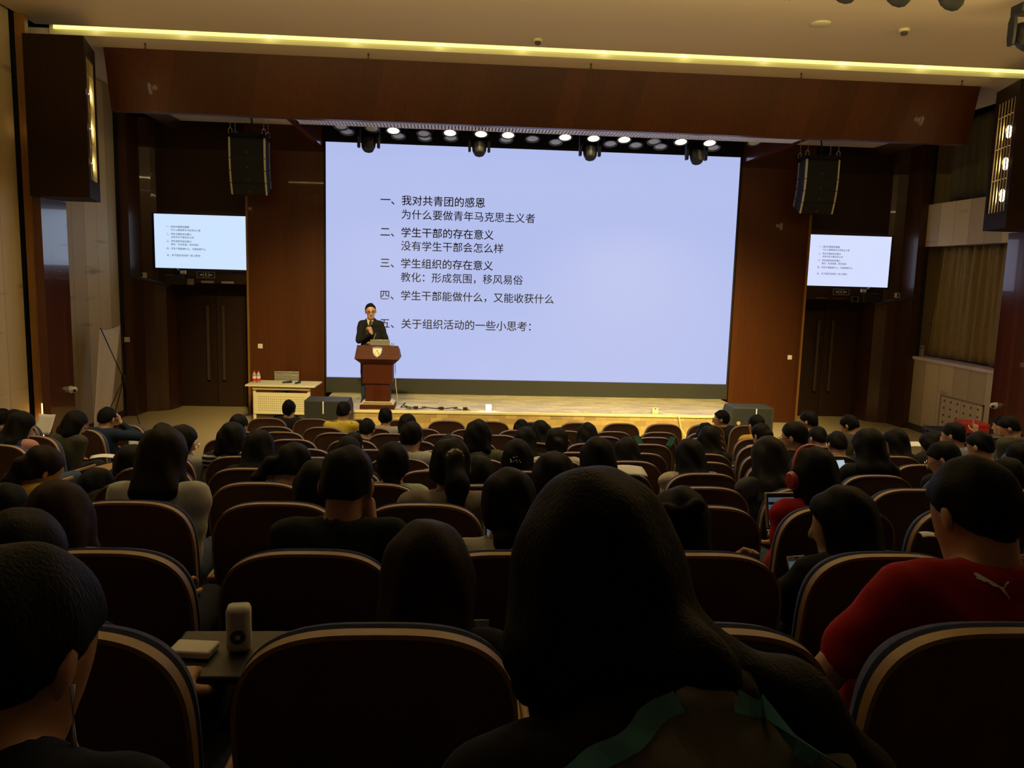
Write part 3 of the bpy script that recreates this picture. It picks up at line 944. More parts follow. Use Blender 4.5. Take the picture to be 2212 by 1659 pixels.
# front-of-house lamps by the ceiling
for i, (x, y, z) in enumerate([(1.80, 8.25, 5.86), (2.38, 8.25, 5.85), (2.95, 8.27, 5.85), (3.51, 8.27, 5.84), (-3.3, 8.25, 5.86), (-2.7, 8.25, 5.86)]):
    t = thing('front_spotlight', 'black spotlight under the ceiling, %s' % (
        ('%s from the left in the right-hand group' % ordinal(i)) if i < 4 else ('%s in the left-hand group' % ordinal(i - 4))), 'spotlight', (x, y, z), group='front spotlights')
    M = Matrix.Rotation(R_(-112), 3, 'X')
    m = MB()
    m.lathe([(0.06, -0.2), (0.10, -0.16), (0.115, 0.1), (0.13, 0.13), (0.13, 0.17), (0.11, 0.17), (0.11, 0.14)], (0, 0, 0), 12, M)
    m.obj('can', 'black', t, smooth=True)
    m = MB()
    m.tube([(-0.13, 0, 0), (-0.14, 0, 0.12), (0.14, 0, 0.12), (0.13, 0, 0)], 0.012, 6)
    m.cyl((0, 0, 0.12), (0, 0, 6.09 - z), 0.015, n=8)
    m.obj('bracket', 'black', t)
    m = MB()
    m.lathe([(0.0, 0.135), (0.11, 0.135), (0.11, 0.14), (0.0, 0.14)], (0, 0, 0), 12, M)
    m.obj('lens', 'lens_lit', t)
    lamp('front_beam', 'SPOT', (x, y + 0.2, z - 0.1), LV['foh'], (1.0, 0.77, 0.32), target=(x * 1.03 - 0.3, 14.9, 0.7), spot_size=R_(52), spot_blend=0.9, shadow_soft_size=0.08)
t = moving_head((4.80, 9.1, 5.56), 'large black moving head lamp at the right end of the ceiling spotlights', -40, 0.86)

# ceiling fittings
o = thing('ceiling_speaker', 'round flat white loudspeaker disc set in the ceiling near the right spotlights', 'speaker', (3.0, 10.35, 6.09))
m = MB()
m.lathe([(0.0, -0.02), (0.10, -0.02), (0.115, -0.012), (0.12, 0.0), (0.0, 0.0)], (0, 0, 0), 24)
m.obj('disc', 'cream_paint', o, smooth=True)
for (x, y, z), lb in (((4.12, 10.42, 6.09), 'white smoke detector on the ceiling, to the right of the round disc'), ((-0.43, 11.62, 6.09), 'white smoke detector on the ceiling edge above the yellow strip of light')):
    o = thing('smoke_detector', lb, 'smoke detector', (x, y, z))
    m = MB()
    m.lathe([(0.0, 0.0), (0.065, 0.0), (0.065, -0.03), (0.055, -0.035), (0.0, -0.035)], (0, 0, 0), 18)
    m.obj('base', 'cream_paint', o, smooth=True)
    m = MB()
    m.lathe([(0.04, -0.035), (0.045, -0.055), (0.03, -0.075), (0.0, -0.078)], (0, 0, 0), 14)
    m.obj('sensor', 'stud_dark', o, smooth=True)
for i, x in enumerate((-6.03, -2.84, 0.46, 3.69, 6.24)):
    o = thing('sprinkler', 'small sprinkler head under the soffit, %s from the left' % ordinal(i), 'sprinkler', (x, 12.53, 6.03), group='sprinkler heads')
    m = MB()
    m.cyl((0, 0, 0), (0, 0, -0.035), 0.014, n=8)
    m.cyl((0, 0, -0.035), (0, 0, -0.065), 0.006, n=6)
    m.cyl((0, 0, -0.065), (0, 0, -0.07), 0.022, n=10)
    m.obj('nozzle', 'bronze', o)

# ------------------------------------------------------------ line arrays
for sgn, nm in ((-1, 'left'), (1, 'right')):
    t = thing('line_array_speaker', 'black column of stacked loudspeakers hung on chains %s of the stage' % nm, 'loudspeaker', (sgn * 5.235, 15.0, 4.15), sgn * R_(-2), group='hanging speaker columns')
    z = 0.99
    y = 0.0
    ang = 0.0
    for k, h in enumerate((0.36, 0.215, 0.215, 0.215)):
        c_, s_ = math.cos(ang), math.sin(ang)
        pr = [(0, 0), (0.44, 0.03), (0.44, h - 0.03), (0, h)]
        wd = 0.315

        def tr(u, v):
            return (y + u * c_ + (h - v) * s_, z - (h - v) * c_ + u * s_)
        m = MB()
        q = [tr(u, v) for u, v in pr]
        m.prism(q, -wd, wd, 'x')
        cb = m.obj('cabinet', 'black', t)
        m = MB()
        q = [tr(-0.012, 0.008), tr(0.0, 0.008), tr(0.0, h - 0.008), tr(-0.012, h - 0.008)]
        m.prism(q, -wd + 0.03, wd - 0.03, 'x')
        m.obj('grille', 'grille', cb)
        for e in (-1, 1):
            m = MB()
            q = [tr(-0.02, 0.006), tr(0.03, 0.006), tr(0.03, h - 0.006), tr(-0.02, h - 0.006)]
            m.prism(q, e * wd, e * (wd - 0.028), 'x')
            m.obj('side_rail', 'cream_metal', cb)
            m = MB()
            q = [tr(0.32, 0.03), tr(0.36, 0.03), tr(0.36, h - 0.03), tr(0.32, h - 0.03)]
            m.prism(q, e * wd, e * (wd + 0.008), 'x')
            m.obj('rear_rail', 'laptop_silver', cb)
        m = MB()
        p = tr(-0.02, h * 0.28)
        m.cyl((0, p[0] + 0.008, p[1]), (0, p[0], p[1]), 0.02, n=14)
        m.bb(-0.014, 0.014, p[0] - 0.003, p[0], p[1] - 0.003, p[1] + 0.003)
        m.obj('badge', 'bronze', cb)
        z -= h * c_
        y += h * s_
        ang += R_(7)
    m = MB()
    m.bb(-0.31, 0.31, 0.0, 0.05, 1.0, 1.06)
    m.bb(-0.31, 0.31, 0.38, 0.43, 1.0, 1.06)
    m.bb(-0.31, -0.27, 0.0, 0.43, 1.0, 1.06)
    m.bb(0.27, 0.31, 0.0, 0.43, 1.0, 1.06)
    m.obj('frame', 'black_metal', t)
    for ex in (-0.29, 0.29):
        for ey in (0.03, 0.40):
            m = MB()
            m.tube([(ex - 0.03, ey, 1.05), (ex - 0.03, ey, 1.12), (ex, ey, 1.155), (ex + 0.03, ey, 1.12), (ex + 0.03, ey, 1.05)], 0.009, 6)
            m.cyl((ex, ey, 1.15), (ex, ey, 1.40), 0.006, n=6)
            m.obj('shackle', 'chrome', t)
    m = MB()
    m.tube([(0.02, 0.2, 1.02), (0.05, 0.22, 1.2), (0.03, 0.25, 1.40)], 0.016, 6)
    m.obj('cable', 'black', t)

# ------------------------------------------------------------ things on the front wall
for sgn, nm in ((-1, 'left'), (1, 'right')):
    o = thing('wall_switch', 'small white switch plate on the %s front wood panel' % nm, 'switch', (sgn * 5.29, 15.975, 1.35))
    m = MB()
    m.bb(-0.045, 0.045, -0.008, 0.004, -0.045, 0.045)
    m.obj('plate', 'white_plastic', o, bevel=0.003)
    m = MB()
    m.bb(-0.03, 0.03, -0.012, -0.008, -0.03, 0.03)
    m.obj('rocker', 'white_plastic', o)
    # exit sign
    o = thing('exit_sign', 'dark exit sign with pale running figure above the %s door' % nm, 'sign', (sgn * 6.36, 16.2, 2.695))
    m = MB()
    m.bb(-0.17, 0.17, -0.005, 0.015, -0.06, 0.06)
    m.obj('panel', 'black', o)
    m = MB()
    for a in ((-0.165, 0.165, 0.055, 0.06), (-0.165, 0.165, -0.06, -0.055), (-0.17, -0.165, -0.06, 0.06), (0.165, 0.17, -0.06, 0.06)):
        m.bb(a[0], a[1], -0.008, -0.004, a[2], a[3])
    for q in (-1, 1):   # bar arrows and door jambs
        m.bb(q * 0.06, q * 0.115, -0.008, -0.004, -0.012, 0.012)
        m.bb(q * 0.045, q * 0.052, -0.008, -0.004, -0.045, 0.045)
    # running figure
    m.cyl((0.0, -0.008, 0.034), (0.0, -0.004, 0.034), 0.009, n=10)
    for a, b in (((0, .022), (-.004, -.01)), ((0, .015), (.022, .006)), ((0, .015), (-.022, .004)), ((-.004, -.01), (.016, -.022)), ((.016, -.022), (.018, -.042)), ((-.004, -.01), (-.016, -.024)), ((-.016, -.024), (-.03, -.03))):
        m.tube([(a[0], -0.006, a[1]), (b[0], -0.006, b[1])], 0.0045, 5)
    m.obj('pictogram', 'green_mark' if False else 'vent_white', o)
    for q, lb in ((-0.5, 'inner'), (0.12, 'outer')):
        o = thing('door_closer', 'pale narrow door closer over the %s door, the %s one' % (nm, lb), 'door closer', (sgn * (6.36 + q * 0.62 - 0.1), 16.2, 2.56), group='door closers')
        m = MB()
        m.bb(-0.12, 0.12, -0.02, 0.02, -0.022, 0.022)
        m.obj('body', 'bronze' if sgn > 0 else 'laptop_silver', o, bevel=0.004)
    o = thing('door_notice', 'small grey notice plate with dark left part above the %s door' % nm, 'sign', (sgn * 6.75, 16.2, 2.555))
    m = MB()
    m.bb(-0.15, 0.15, -0.004, 0.02, -0.058, 0.058)
    m.obj('plate', 'laptop_silver', o)
    m = MB()
    m.bb(-0.145, -0.03, -0.007, -0.004, -0.05, 0.05)
    m.obj('dark_part', 'black', o)
    # projector unit on a swing arm under the television
    o = thing('swing_arm_device', 'black device on a dark swing arm below the %s television' % nm, 'device', (sgn * 6.86, 15.98, 2.62))
    m = MB()
    m.bb(-0.17, 0.17, -0.10, 0.12, -0.12, 0.06)
    m.obj('body', 'black', o, bevel=0.01)
    m = MB()
    m.tube([(sgn * 0.12, 0.0, -0.14), (sgn * 0.45, -0.27, -0.05), (sgn * 0.70, -0.47, 0.03)], 0.028, 8)
    m.obj('arm', 'black_metal', o, smooth=True)
    m = MB()
    m.cyl((-sgn * 0.02, -0.02, 0.06), (-sgn * 0.02, -0.02, 0.12), 0.03)
    m.cyl((-sgn * 0.02, -0.08, 0.15), (-sgn * 0.02, 0.06, 0.13), 0.045)
    m.obj('camera_head', 'black_metal', o, smooth=True)
    m = MB()
    m.bb(-sgn * 0.14 - 0.05, -sgn * 0.14 + 0.05, -0.03, 0.03, 0.085, 0.15)
    m.obj('bright_box', 'vent_white', o)
    o = thing('wall_box', 'small pale box on the wall beside the %s swing arm' % nm, 'box', (sgn * 7.50, 16.08, 2.66))
    m = MB()
    m.bb(-0.06, 0.06, -0.04, 0.02, -0.05, 0.05)
    m.obj('case', 'paper', o)
    m = MB()
    m.bb(-0.03, 0.0, -0.045, -0.04, -0.035, 0.035)
    m.obj('slot', 'black', o)
    # round camera
    o = thing('dome_camera', 'white ball camera on the reddish wood column, %s side' % nm, 'camera', (sgn * 7.178, 12.27, 1.0), R_(-90) if sgn > 0 else R_(90))
    m = MB()
    m.cyl((0, 0.0, 0), (0, -0.022, 0), 0.055, n=20)
    m.obj('mount', 'white_plastic', o, smooth=True)
    m = MB()
    m.lathe([(0.0, 0.05), (0.025, 0.045), (0.042, 0.024), (0.047, 0.0), (0.04, -0.025), (0.0, -0.04)], (0, -0.05, 0), 18, Matrix.Rotation(R_(70), 3, 'X'))
    m.obj('ball', 'white_plastic', o, smooth=True)
    m = MB()
    m.cyl((-0.03 if sgn < 0 else 0.03, -0.07, -0.008), (-0.042 if sgn < 0 else 0.042, -0.088, -0.012), 0.022, n=14)
    m.obj('lens', 'black', o)
    # bay ceiling fitting
    o = thing('bay_pipe_end', 'dark round pipe end by the pale bay ceiling, %s side' % nm, 'pipe', (sgn * 6.55, 14.3, 5.545))
    m = MB()
    m.lathe([(0.05, 0.0), (0.11, 0.0), (0.12, -0.03), (0.11, -0.05), (0.05, -0.05), (0.045, -0.02)], (0, 0, 0), 18)
    m.obj('ring', 'front_wood', o, smooth=True)
o = thing('wall_switch', 'small white switch plate low on the dark pier beside the left door', 'switch', (-7.65, 15.505, 1.46), R_(0))
m = MB()
m.bb(-0.045, 0.045, 0.05, 0.092, -0.045, 0.045)
m.obj('plate', 'white_plastic', o, bevel=0.003)
for x, lb in ((-5.505, 'left'), (5.505, 'right')):
    m = MB()
    m.bb(x - 0.02, x + 0.02, 15.95, 15.985, 0.0, 4.2)
    struct('trim_panel_%s' % lb, m, 'orange_wood')

# ------------------------------------------------------------ curtains and notice on the right wall


def curtain(name, label, y0, y1, z0, z1, x, m_, amp, per, shear=0.0):
    n, r = 150, 14
    mb = MB()
    vs = []
    for j in range(r + 1):
        t = j / r
        for i in range(n + 1):
            s = i / n
            yy = y0 + (y1 - y0) * s
            ph = 2 * PI * (yy - 13) / per + 0.7 * math.sin(yy * 3.1)
            yy += shear * (1 - t) * (1 - s) * 0
            vs.append((x + amp * (0.7 + 0.4 * t) * math.sin(ph) + 0.02 * math.sin(ph * 2.3 + 3 * t), yy + shear * t * s, z1 + (z0 + 0.02 * math.sin(ph * 0.9) - z1) * t))
    fs = [(j * (n + 1) + i, j * (n + 1) + i + 1, (j + 1) * (n + 1) + i + 1, (j + 1) * (n + 1) + i) for j in range(r) for i in range(n)]
    mb.add(vs, fs)
    o = mb.obj(name, m_, smooth=True)
    md = o.modifiers.new('thick', 'SOLIDIFY')
    md.thickness = 0.008
    return tag(o, label, 'curtain')


curtain('curtain', 'long mustard curtain in the recess of the right side wall', 12.75, 15.42, 1.50, 3.62, 8.0, 'curtain', 0.045, 0.30, 0.20)
curtain('curtain', 'short dark green curtain high on the right wall over the pale panel', 12.75, 15.45, 4.50, 6.0, 8.0, 'curtain_dark', 0.04, 0.26, 0.0)
o = thing('notice_card', 'white notice card standing on the sill by the mustard curtain', 'sign', (7.78, 15.72, 1.47), R_(-28))
m = MB()
m.bb(-0.15, 0.15, -0.005, 0.005, 0, 0.21)
m.obj('card', 'paper', o)
m = MB()
for q in (-0.075, 0.075):
    for i in range(4):
        m.bb(q - 0.055 + i * 0.028, q - 0.033 + i * 0.028, -0.008, -0.005, 0.145, 0.165)
m.obj('writing', 'black', o)
# pierced board on the lower right panel
o = thing('pierced_board', 'square pale board with rows of dark round holes on the right lower panel', 'board', (7.7, 13.95, 0.12))
m = MB()
m.bb(-0.012, 0.0, -0.62, 0.62, 0, 0.70)
m.obj('sheet', 'side_wall', o)
m = MB()
for a in ((-0.64, 0.64, 0.69, 0.72), (-0.64, -0.61, 0.0, 0.72), (0.61, 0.64, 0.0, 0.72)):
    m.bb(-0.016, 0.0, a[0], a[1], a[2], a[3])
m.obj('edge_frame', 'stain', o)
m = MB()
for i in range(6):
    for j in range(5):
        y_, z_ = -0.50 + i * 0.2, 0.08 + j * 0.135
        m.cyl((-0.014, y_, z_), (-0.011, y_, z_), 0.024, n=10)
m.obj('hole_grid', 'stud_dark', o)['kind'] = 'stuff'

# ------------------------------------------------------------ left corner: blank stand-up banner, red paper bag
o = thing('banner_stand', 'blank cream stand-up banner seen from behind in the left corner', 'banner', (0, 0, 0))
A0, A1, B0, B1 = Vector((-7.3, 13.22, 0.03)), Vector((-7.3, 13.80, 0.03)), Vector((-7.32, 13.652, 1.80)), Vector((-7.28, 14.38, 1.81))
m = MB()
nu, nv = 14, 16
vs = []
for j in range(nv + 1):
    t = j / nv
    for i in range(nu + 1):
        s = i / nu
        p = (A0 * (1 - s) + A1 * s) * (1 - t) + (B0 * (1 - s) + B1 * s) * t
        vs.append(p + Vector((-0.05 * math.sin(PI * s) * (0.4 + t * 0.6), 0, -0.05 * math.sin(PI * s) * t)))
m.add(vs, [(j * (nu + 1) + i, j * (nu + 1) + i + 1, (j + 1) * (nu + 1) + i + 1, (j + 1) * (nu + 1) + i) for j in range(nv) for i in range(nu)])
b_ = m.obj('sheet', 'banner_cloth', o, smooth=True)
md = b_.modifiers.new('thick', 'SOLIDIFY')
md.thickness = 0.004
hub = Vector((-7.03, 13.82, 0.96))
for p in (B0 + Vector((0.02, 0, 0.02)), B1 + Vector((0.02, 0, 0.05))):
    m = MB()
    m.tube([hub, p], 0.009, 6)
    m.obj('upper_rod', 'black_metal', o)
for p in (Vector((-7.28, 13.24, 0.01)), Vector((-7.28, 13.8, 0.01)), Vector((-7.15, 14.75, 0.01))):
    m = MB()
    m.tube([hub, p], 0.008, 6)
    m.obj('leg', 'black_metal' if p.x < -6.9 else 'laptop_silver', o)
m = MB()
m.box(hub, (0.06, 0.06, 0.13))
m.obj('hub', 'black', o, bevel=0.01)
o = thing('paper_bag', 'red paper bag with white square mark by the left column', 'bag', (-7.28, 12.62, 0.0), R_(20))
m = MB()
m.bb(-0.17, 0.17, -0.06, 0.06, 0, 0.42)
m.obj('body', 'red_card', o, bevel=0.004)
m = MB()
for a in ((-0.08, 0.08, 0.30, 0.306), (-0.08, 0.08, 0.14, 0.146), (-0.08, -0.074, 0.14, 0.306), (0.074, 0.08, 0.14, 0.306)):
    m.bb(a[0], a[1], -0.064, -0.06, a[2], a[3])
for x_, z_ in ((-0.05, 0.26), (-0.05, 0.19), (0.02, 0.26), (0.02, 0.19)):
    m.bb(x_, x_ + 0.035, -0.064, -0.06, z_, z_ + 0.008)
    m.bb(x_ + 0.014, x_ + 0.022, -0.064, -0.06, z_ - 0.03, z_ + 0.03)
    m.bb(x_, x_ + 0.035, -0.064, -0.06, z_ - 0.022, z_ - 0.014)
m.obj('printed_mark', 'paper', o)
m = MB()
m.tube([(-0.06, -0.05, 0.42), (-0.05, -0.05, 0.50), (0.05, -0.05, 0.50), (0.06, -0.05, 0.42)], 0.005, 6)
m.obj('handle', 'red_card', o)

# red box on a dark table by the right column
o = thing('table', 'small dark table by the right column holding the red box', 'table', (6.3, 11.5, 0.0))
m = MB()
m.bb(-0.6, 0.6, -0.3, 0.3, 0.70, 0.74)
m.obj('tabletop', 'black', o)
for x_ in (-0.55, 0.55):
    for y_ in (-0.25, 0.25):
        m = MB()
        m.bb(x_ - 0.02, x_ + 0.02, y_ - 0.02, y_ + 0.02, 0, 0.70)
        m.obj('leg', 'black_metal', o)
o = thing('gift_box', 'flat red box lying on the dark table by the right column', 'box', (6.25, 11.45, 0.742), R_(-12))
m = MB()
m.bb(-0.17, 0.17, -0.2, 0.2, 0, 0.09)
m.obj('tray', 'red_card', o)
m = MB()
m.bb(-0.175, 0.175, -0.205, 0.205, 0.09, 0.13)
m.obj('lid', 'red_card', o, bevel=0.003)

# ------------------------------------------------------------ desk at the left of the stage
o = thing('desk', 'pale yellow desk with pierced front panel left of the stage', 'desk', (-4.66, 15.18, 0), R_(-2))
m = MB()
m.bb(-0.63, 0.63, -0.36, 0.30, 0.72, 0.75)
m.obj('tabletop', 'cream_metal', o, bevel=0.004)
m = MB()
m.bb(-0.52, 0.52, -0.30, -0.24, 0.655, 0.70)
m.obj('rail', 'cream_metal', o, bevel=0.01)
m = MB()
m.bb(-0.50, 0.50, -0.27, -0.25, 0.20, 0.60)
pn = m.obj('front_panel', 'cream_metal', o, bevel=0.004)
m = MB()
for i in range(24):
    for j in range(7):
        x_, z_ = -0.41 + i * 0.0357, 0.27 + j * 0.042
        m.cyl((x_, -0.2715, z_), (x_, -0.269, z_), 0.0075, n=6)
m.obj('hole_pattern', 'stud_dark', pn)
for q in (-1, 1):
    m = MB()
    m.bb(q * 0.47, q * 0.52, -0.25, -0.19, 0.04, 0.72)
    lg = m.obj('leg', 'cream_metal', o, bevel=0.004)
    m = MB()
    m.prism([(-0.42, 0.0), (0.22, 0.0), (0.22, 0.03), (-0.18, 0.05), (-0.25, 0.05), (-0.42, 0.025)], q * 0.465, q * 0.525, 'x')
    m.obj('foot', 'cream_metal', lg, bevel=0.004)
for i, x_ in enumerate((-0.535, -0.46)):
    b = thing('water_bottle', 'red-capped water bottle on the pale desk, %s of two' % ('left' if i == 0 else 'right'), 'bottle', (-4.66 + x_, 15.10, 0.752), group='water bottles on the desk')
    m = MB()
    m.lathe([(0.0, 0), (0.03, 0.0), (0.033, 0.01), (0.033, 0.15), (0.026, 0.175), (0.013, 0.195), (0.013, 0.205)], (0, 0, 0), 16)
    m.obj('body', 'water_plastic', b, smooth=True)
    m = MB()
    m.lathe([(0.0342, 0.03), (0.0342, 0.085)], (0, 0, 0), 16)
    m.obj('label_red', 'red_cap', b, smooth=True)
    m = MB()
    m.lathe([(0.0342, 0.085), (0.0342, 0.125)], (0, 0, 0), 16)
    m.obj('label_white', 'paper', b, smooth=True)
    m = MB()
    m.cyl((0, 0, 0.2), (0, 0, 0.225), 0.015)
    m.obj('cap', 'red_cap', b, smooth=True)
for i, (x_, y_, a_) in enumerate(((-4.60, 15.12, 40), (-4.40, 15.08, 75))):
    b = thing('microphone', 'black hand microphone lying on the pale desk, %s of two' % ('left' if i == 0 else 'right'), 'microphone', (x_, y_, 0.776), R_(a_), 'microphones on the desk')
    m = MB()
    m.cyl((-0.10, 0, 0), (0.05, 0, 0), 0.013, 0.018, 12)
    m.obj('handle', 'black', b, smooth=True)
    m = MB()
    m.lathe([(0.0, -0.03), (0.02, -0.025), (0.025, 0.0), (0.02, 0.022), (0.0, 0.028)], (0.07, 0, 0), 12, Matrix.Rotation(R_(90), 3, 'Y'))
    m.obj('head', 'dark_grey', b, smooth=True)
o = thing('mesh_chair', 'grey mesh-backed office chair behind the pale desk', 'chair', (-4.75, 15.66, 0))
m = MB()
for i in range(5):
    m.bb(-0.21, 0.21, 0.12, 0.135, 0.62 + i * 0.06, 0.632 + i * 0.06)
for x_ in (-0.22, -0.08, 0.08, 0.22):
    m.bb(x_ - 0.014, x_ + 0.014, 0.115, 0.14, 0.58, 0.88)
m.bb(-0.235, 0.235, 0.11, 0.145, 0.86, 0.89)
m.bb(-0.21, 0.21, 0.125, 0.13, 0.60, 0.87)
m.obj('backrest', 'laptop_silver', o, bevel=0.004)
m = MB()
m.bb(-0.22, 0.22, -0.2, 0.1, 0.43, 0.48)
m.obj('seat', 'dark_grey', o, bevel=0.02)
m = MB()
m.bb(-0.03, 0.03, 0.09, 0.12, 0.42, 0.62)
m.cyl((0, 0, 0.06), (0, 0, 0.43), 0.025)
m.obj('post', 'black_metal', o)
for i in range(5):
    a = i * 2 * PI / 5
    m = MB()
    m.tube([(0, 0, 0.08), (0.22 * math.cos(a), 0.22 * math.sin(a), 0.045)], 0.02, 6)
    m.cyl((0.22 * math.cos(a), 0.22 * math.sin(a) - 0.012, 0.025), (0.22 * math.cos(a), 0.22 * math.sin(a) + 0.012, 0.025), 0.025, n=10)
    m.obj('leg', 'black_metal', o)

# ------------------------------------------------------------ floor speakers beside the stage
for sgn, nm in ((-1, 'left'), (1, 'right')):
    for k, (z0, z1) in enumerate(((0.0, 0.345), (0.347, 0.73))):
        o = thing('stage_speaker', '%s dark grey speaker box of the pair at the %s end of the stage' % ('lower' if k == 0 else 'upper', nm), 'speaker', (sgn * 3.58, 13.52, z0), group='speaker boxes beside the stage')
        h = z1 - z0
        m = MB()
        pf = [(-0.37, 0), (0.37, 0), (0.37, h - (0.0 if k == 0 else 0.12)), (0.37 - (0 if k == 0 else 0.035), h), (-0.37, h)]
        m.prism([(-sgn * a, b) for a, b in pf], -0.24, 0.24, 'y')
        cb = m.obj('cabinet', 'dark_grey', o, bevel=0.006)
        m = MB()
        m.bb(-0.35, 0.33, -0.248, -0.24, 0.015, h - 0.02)
        m.obj('grille', 'grille', o)
        if k == 1:
            m = MB()
            m.cyl((-sgn * 0.24, -0.256, 0.12), (-sgn * 0.24, -0.248, 0.12), 0.032, n=18)
            m.obj('badge', 'gold', o)
            m = MB()
            m.bb(sgn * 0.06 - 0.008, sgn * 0.06 + 0.008, -0.256, -0.248, 0.17, h - 0.01)
            m.obj('strap', 'vent_white', o)

# ------------------------------------------------------------ lectern
LX, LY, LZ = -2.845, 14.32, 0.467
o = thing('lectern', 'red-brown wooden lectern with a white shield crest on stage', 'lectern', (LX, LY, LZ))
m = MB()
front, back = -0.24, 0.24
# head of the lectern: front board leaning, mitred underside
vs = [(-0.355, -0.16, 1.115), (0.355, -0.16, 1.115), (0.355, 0.24, 1.02), (-0.355, 0.24, 1.02),
      (-0.385, -0.30, 0.885), (0.385, -0.30, 0.885), (0.385, 0.24, 0.885), (-0.385, 0.24, 0.885),
      (-0.275, -0.18, 0.785), (0.275, -0.18, 0.785), (0.275, 0.20, 0.785), (-0.275, 0.20, 0.785)]
m.add(vs, [(0, 1, 2, 3), (0, 4, 5, 1), (1, 5, 6, 2), (2, 6, 7, 3), (3, 7, 4, 0), (4, 8, 9, 5), (5, 9, 10, 6), (6, 10, 11, 7), (7, 11, 8, 4), (8, 11, 10, 9)])
hd = m.obj('head', 'lectern_wood', o, bevel=0.004)
m = MB()
m.bb(-0.26, 0.26, -0.17, 0.18, 0.44, 0.79)
m.obj('upper_column', 'lectern_wood', o, bevel=0.004)
m = MB()
m.bb(-0.215, 0.215, -0.14, 0.16, 0.12, 0.44)
lc = m.obj('lower_column', 'lectern_wood', o, bevel=0.004)
m = MB()
for x_ in (-0.055, -0.02, 0.02, 0.055):
    m.cyl((x_, -0.14, 0.13), (x_, -0.14, 0.43), 0.010, n=8)
m.obj('flutes', 'lectern_wood', lc, smooth=True)
m = MB()
for i, (a, z_) in enumerate(((0.285, 0.075), (0.265, 0.093), (0.245, 0.111))):
    m.bb(-a, a, -0.08 - a * 0.5, 0.08 + a * 0.5, z_ - 0.010, z_ + 0.004)
m.obj('steps', 'lectern_wood', o)
m = MB()
for i, (a, z_) in enumerate(((0.287, 0.079), (0.267, 0.097), (0.247, 0.115))):
    m.bb(-a, a, -0.08 - a * 0.5 - 0.002, 0.08 + a * 0.5, z_, z_ + 0.006)
m.obj('step_edges', 'cream_metal', o)
m = MB()
m.bb(-0.30, 0.30, -0.24, 0.25, 0.0, 0.065)
m.obj('plinth', 'lectern_wood', o, bevel=0.004)


def shield(s):
    pts = []
    for i in range(9):
        t = i / 8
        pts.append((-1 + 2 * t, 1.0 + 0.16 * math.sin(PI * t)))
    right = [(1.0, 0.45), (0.92, -0.1), (0.72, -0.6), (0.4, -0.95), (0.0, -1.25)]
    pts += right + [(-x, z) for x, z in right[-2::-1]]
    return [(x * s * 0.98, z * s) for x, z in pts][::-1]


nrm = Vector((0, -0.23, 0.14)).normalized()
up_ = Vector((0, 0.14, 0.23)).normalized()


def on_front(p, off):
    return Vector((0.0, -0.228, 1.003)) + Vector((p[0], 0, 0)) + up_ * p[1] + Vector((0, -up_.z, up_.y)) * off


em = None
for nm_, s_, mt, of in (('crest', 0.092, 'emblem_blue', 0.006), ('crest_face', 0.076, 'emblem_white', 0.010)):
    sh = shield(s_)
    m = MB()
    n = len(sh)
    m.add([on_front(p, of) for p in sh] + [on_front(p, -0.002) for p in sh], [tuple(range(n))] + [(i, (i + 1) % n, n + (i + 1) % n, n + i) for i in range(n)])
    q = m.obj(nm_, mt, em if em else o)
    em = em or q
m = MB()
sh = [(x, z) for x, z in shield(0.10) if z > 0.07]
for i in range(8):
    a, b = -0.062 + i * 0.0155, -0.062 + (i + 1) * 0.0155
    za, zb = 0.060 + 0.010 * math.sin(PI * i / 8), 0.060 + 0.010 * math.sin(PI * (i + 1) / 8)
    m.add([on_front(p, 0.012) for p in ((a, za), (b, zb), (b, zb + 0.014), (a, za + 0.014))], [(0, 1, 2, 3)])
m.obj('crest_band', 'emblem_blue', em)
m = MB()
pts = [(-0.004, 0.045), (-0.010, 0.02), (0.012, 0.012), (0.004, -0.008), (0.018, -0.02), (0.026, -0.04), (0.012, -0.03), (-0.004, -0.012), (-0.012, -0.002), (-0.018, 0.018)]
m.tube([on_front(p, 0.012) for p in pts[:6]], 0.0045, 5)
m.tube([on_front(p, 0.012) for p in ((0.016, 0.03), (-0.006, 0.02), (-0.014, 0.006))], 0.0035, 5)
m.obj('crest_figure', 'emblem_red', em)
m = MB()
for q in (-1, 1):
    m.tube([on_front(p, 0.012) for p in ((q * 0.012, -0.055), (q * 0.034, -0.035), (q * 0.042, -0.01))], 0.004, 5)
m.obj('crest_leaves', 'emblem_green', em)
# things on the lectern
o = thing('laptop', 'grey laptop standing open on the lectern in front of the speaker', 'laptop', (LX + 0.03, LY - 0.02, LZ + 1.08))
m = MB()
m.box((0, 0.1, 0.015), (0.34, 0.23, 0.015), Matrix.Rotation(R_(-12), 3, 'X'))
m.obj('keyboard_base', 'laptop_silver', o)
m = MB()
m.box((0, -0.02, 0.075), (0.34, 0.008, 0.10), Matrix.Rotation(R_(8), 3, 'X'))
m.obj('lid', 'laptop_silver', o, bevel=0.003)
o = thing('gooseneck_microphone', 'thin gooseneck microphone rising from the lectern', 'microphone', (LX - 0.13, LY + 0.0, LZ + 1.075))
m = MB()
m.cyl((0, 0, 0), (0, 0, 0.03), 0.02, 0.015)
m.obj('foot', 'laptop_silver', o)
m = MB()
m.tube([(0, 0, 0.03), (0.03, -0.0, 0.10), (0.065, -0.01, 0.19), (0.085, -0.02, 0.24)], 0.006, 6)
m.obj('stem', 'laptop_silver', o, smooth=True)
o = thing('drinking_glass', 'small clear glass at the right edge of the lectern', 'glass', (LX + 0.245, LY + 0.03, LZ + 1.07))
m = MB()
m.lathe([(0.0, 0.0), (0.022, 0.0), (0.028, 0.08), (0.026, 0.08), (0.02, 0.006), (0.0, 0.006)], (0, 0, 0), 16)
m.obj('cup', 'glass', o, smooth=True)
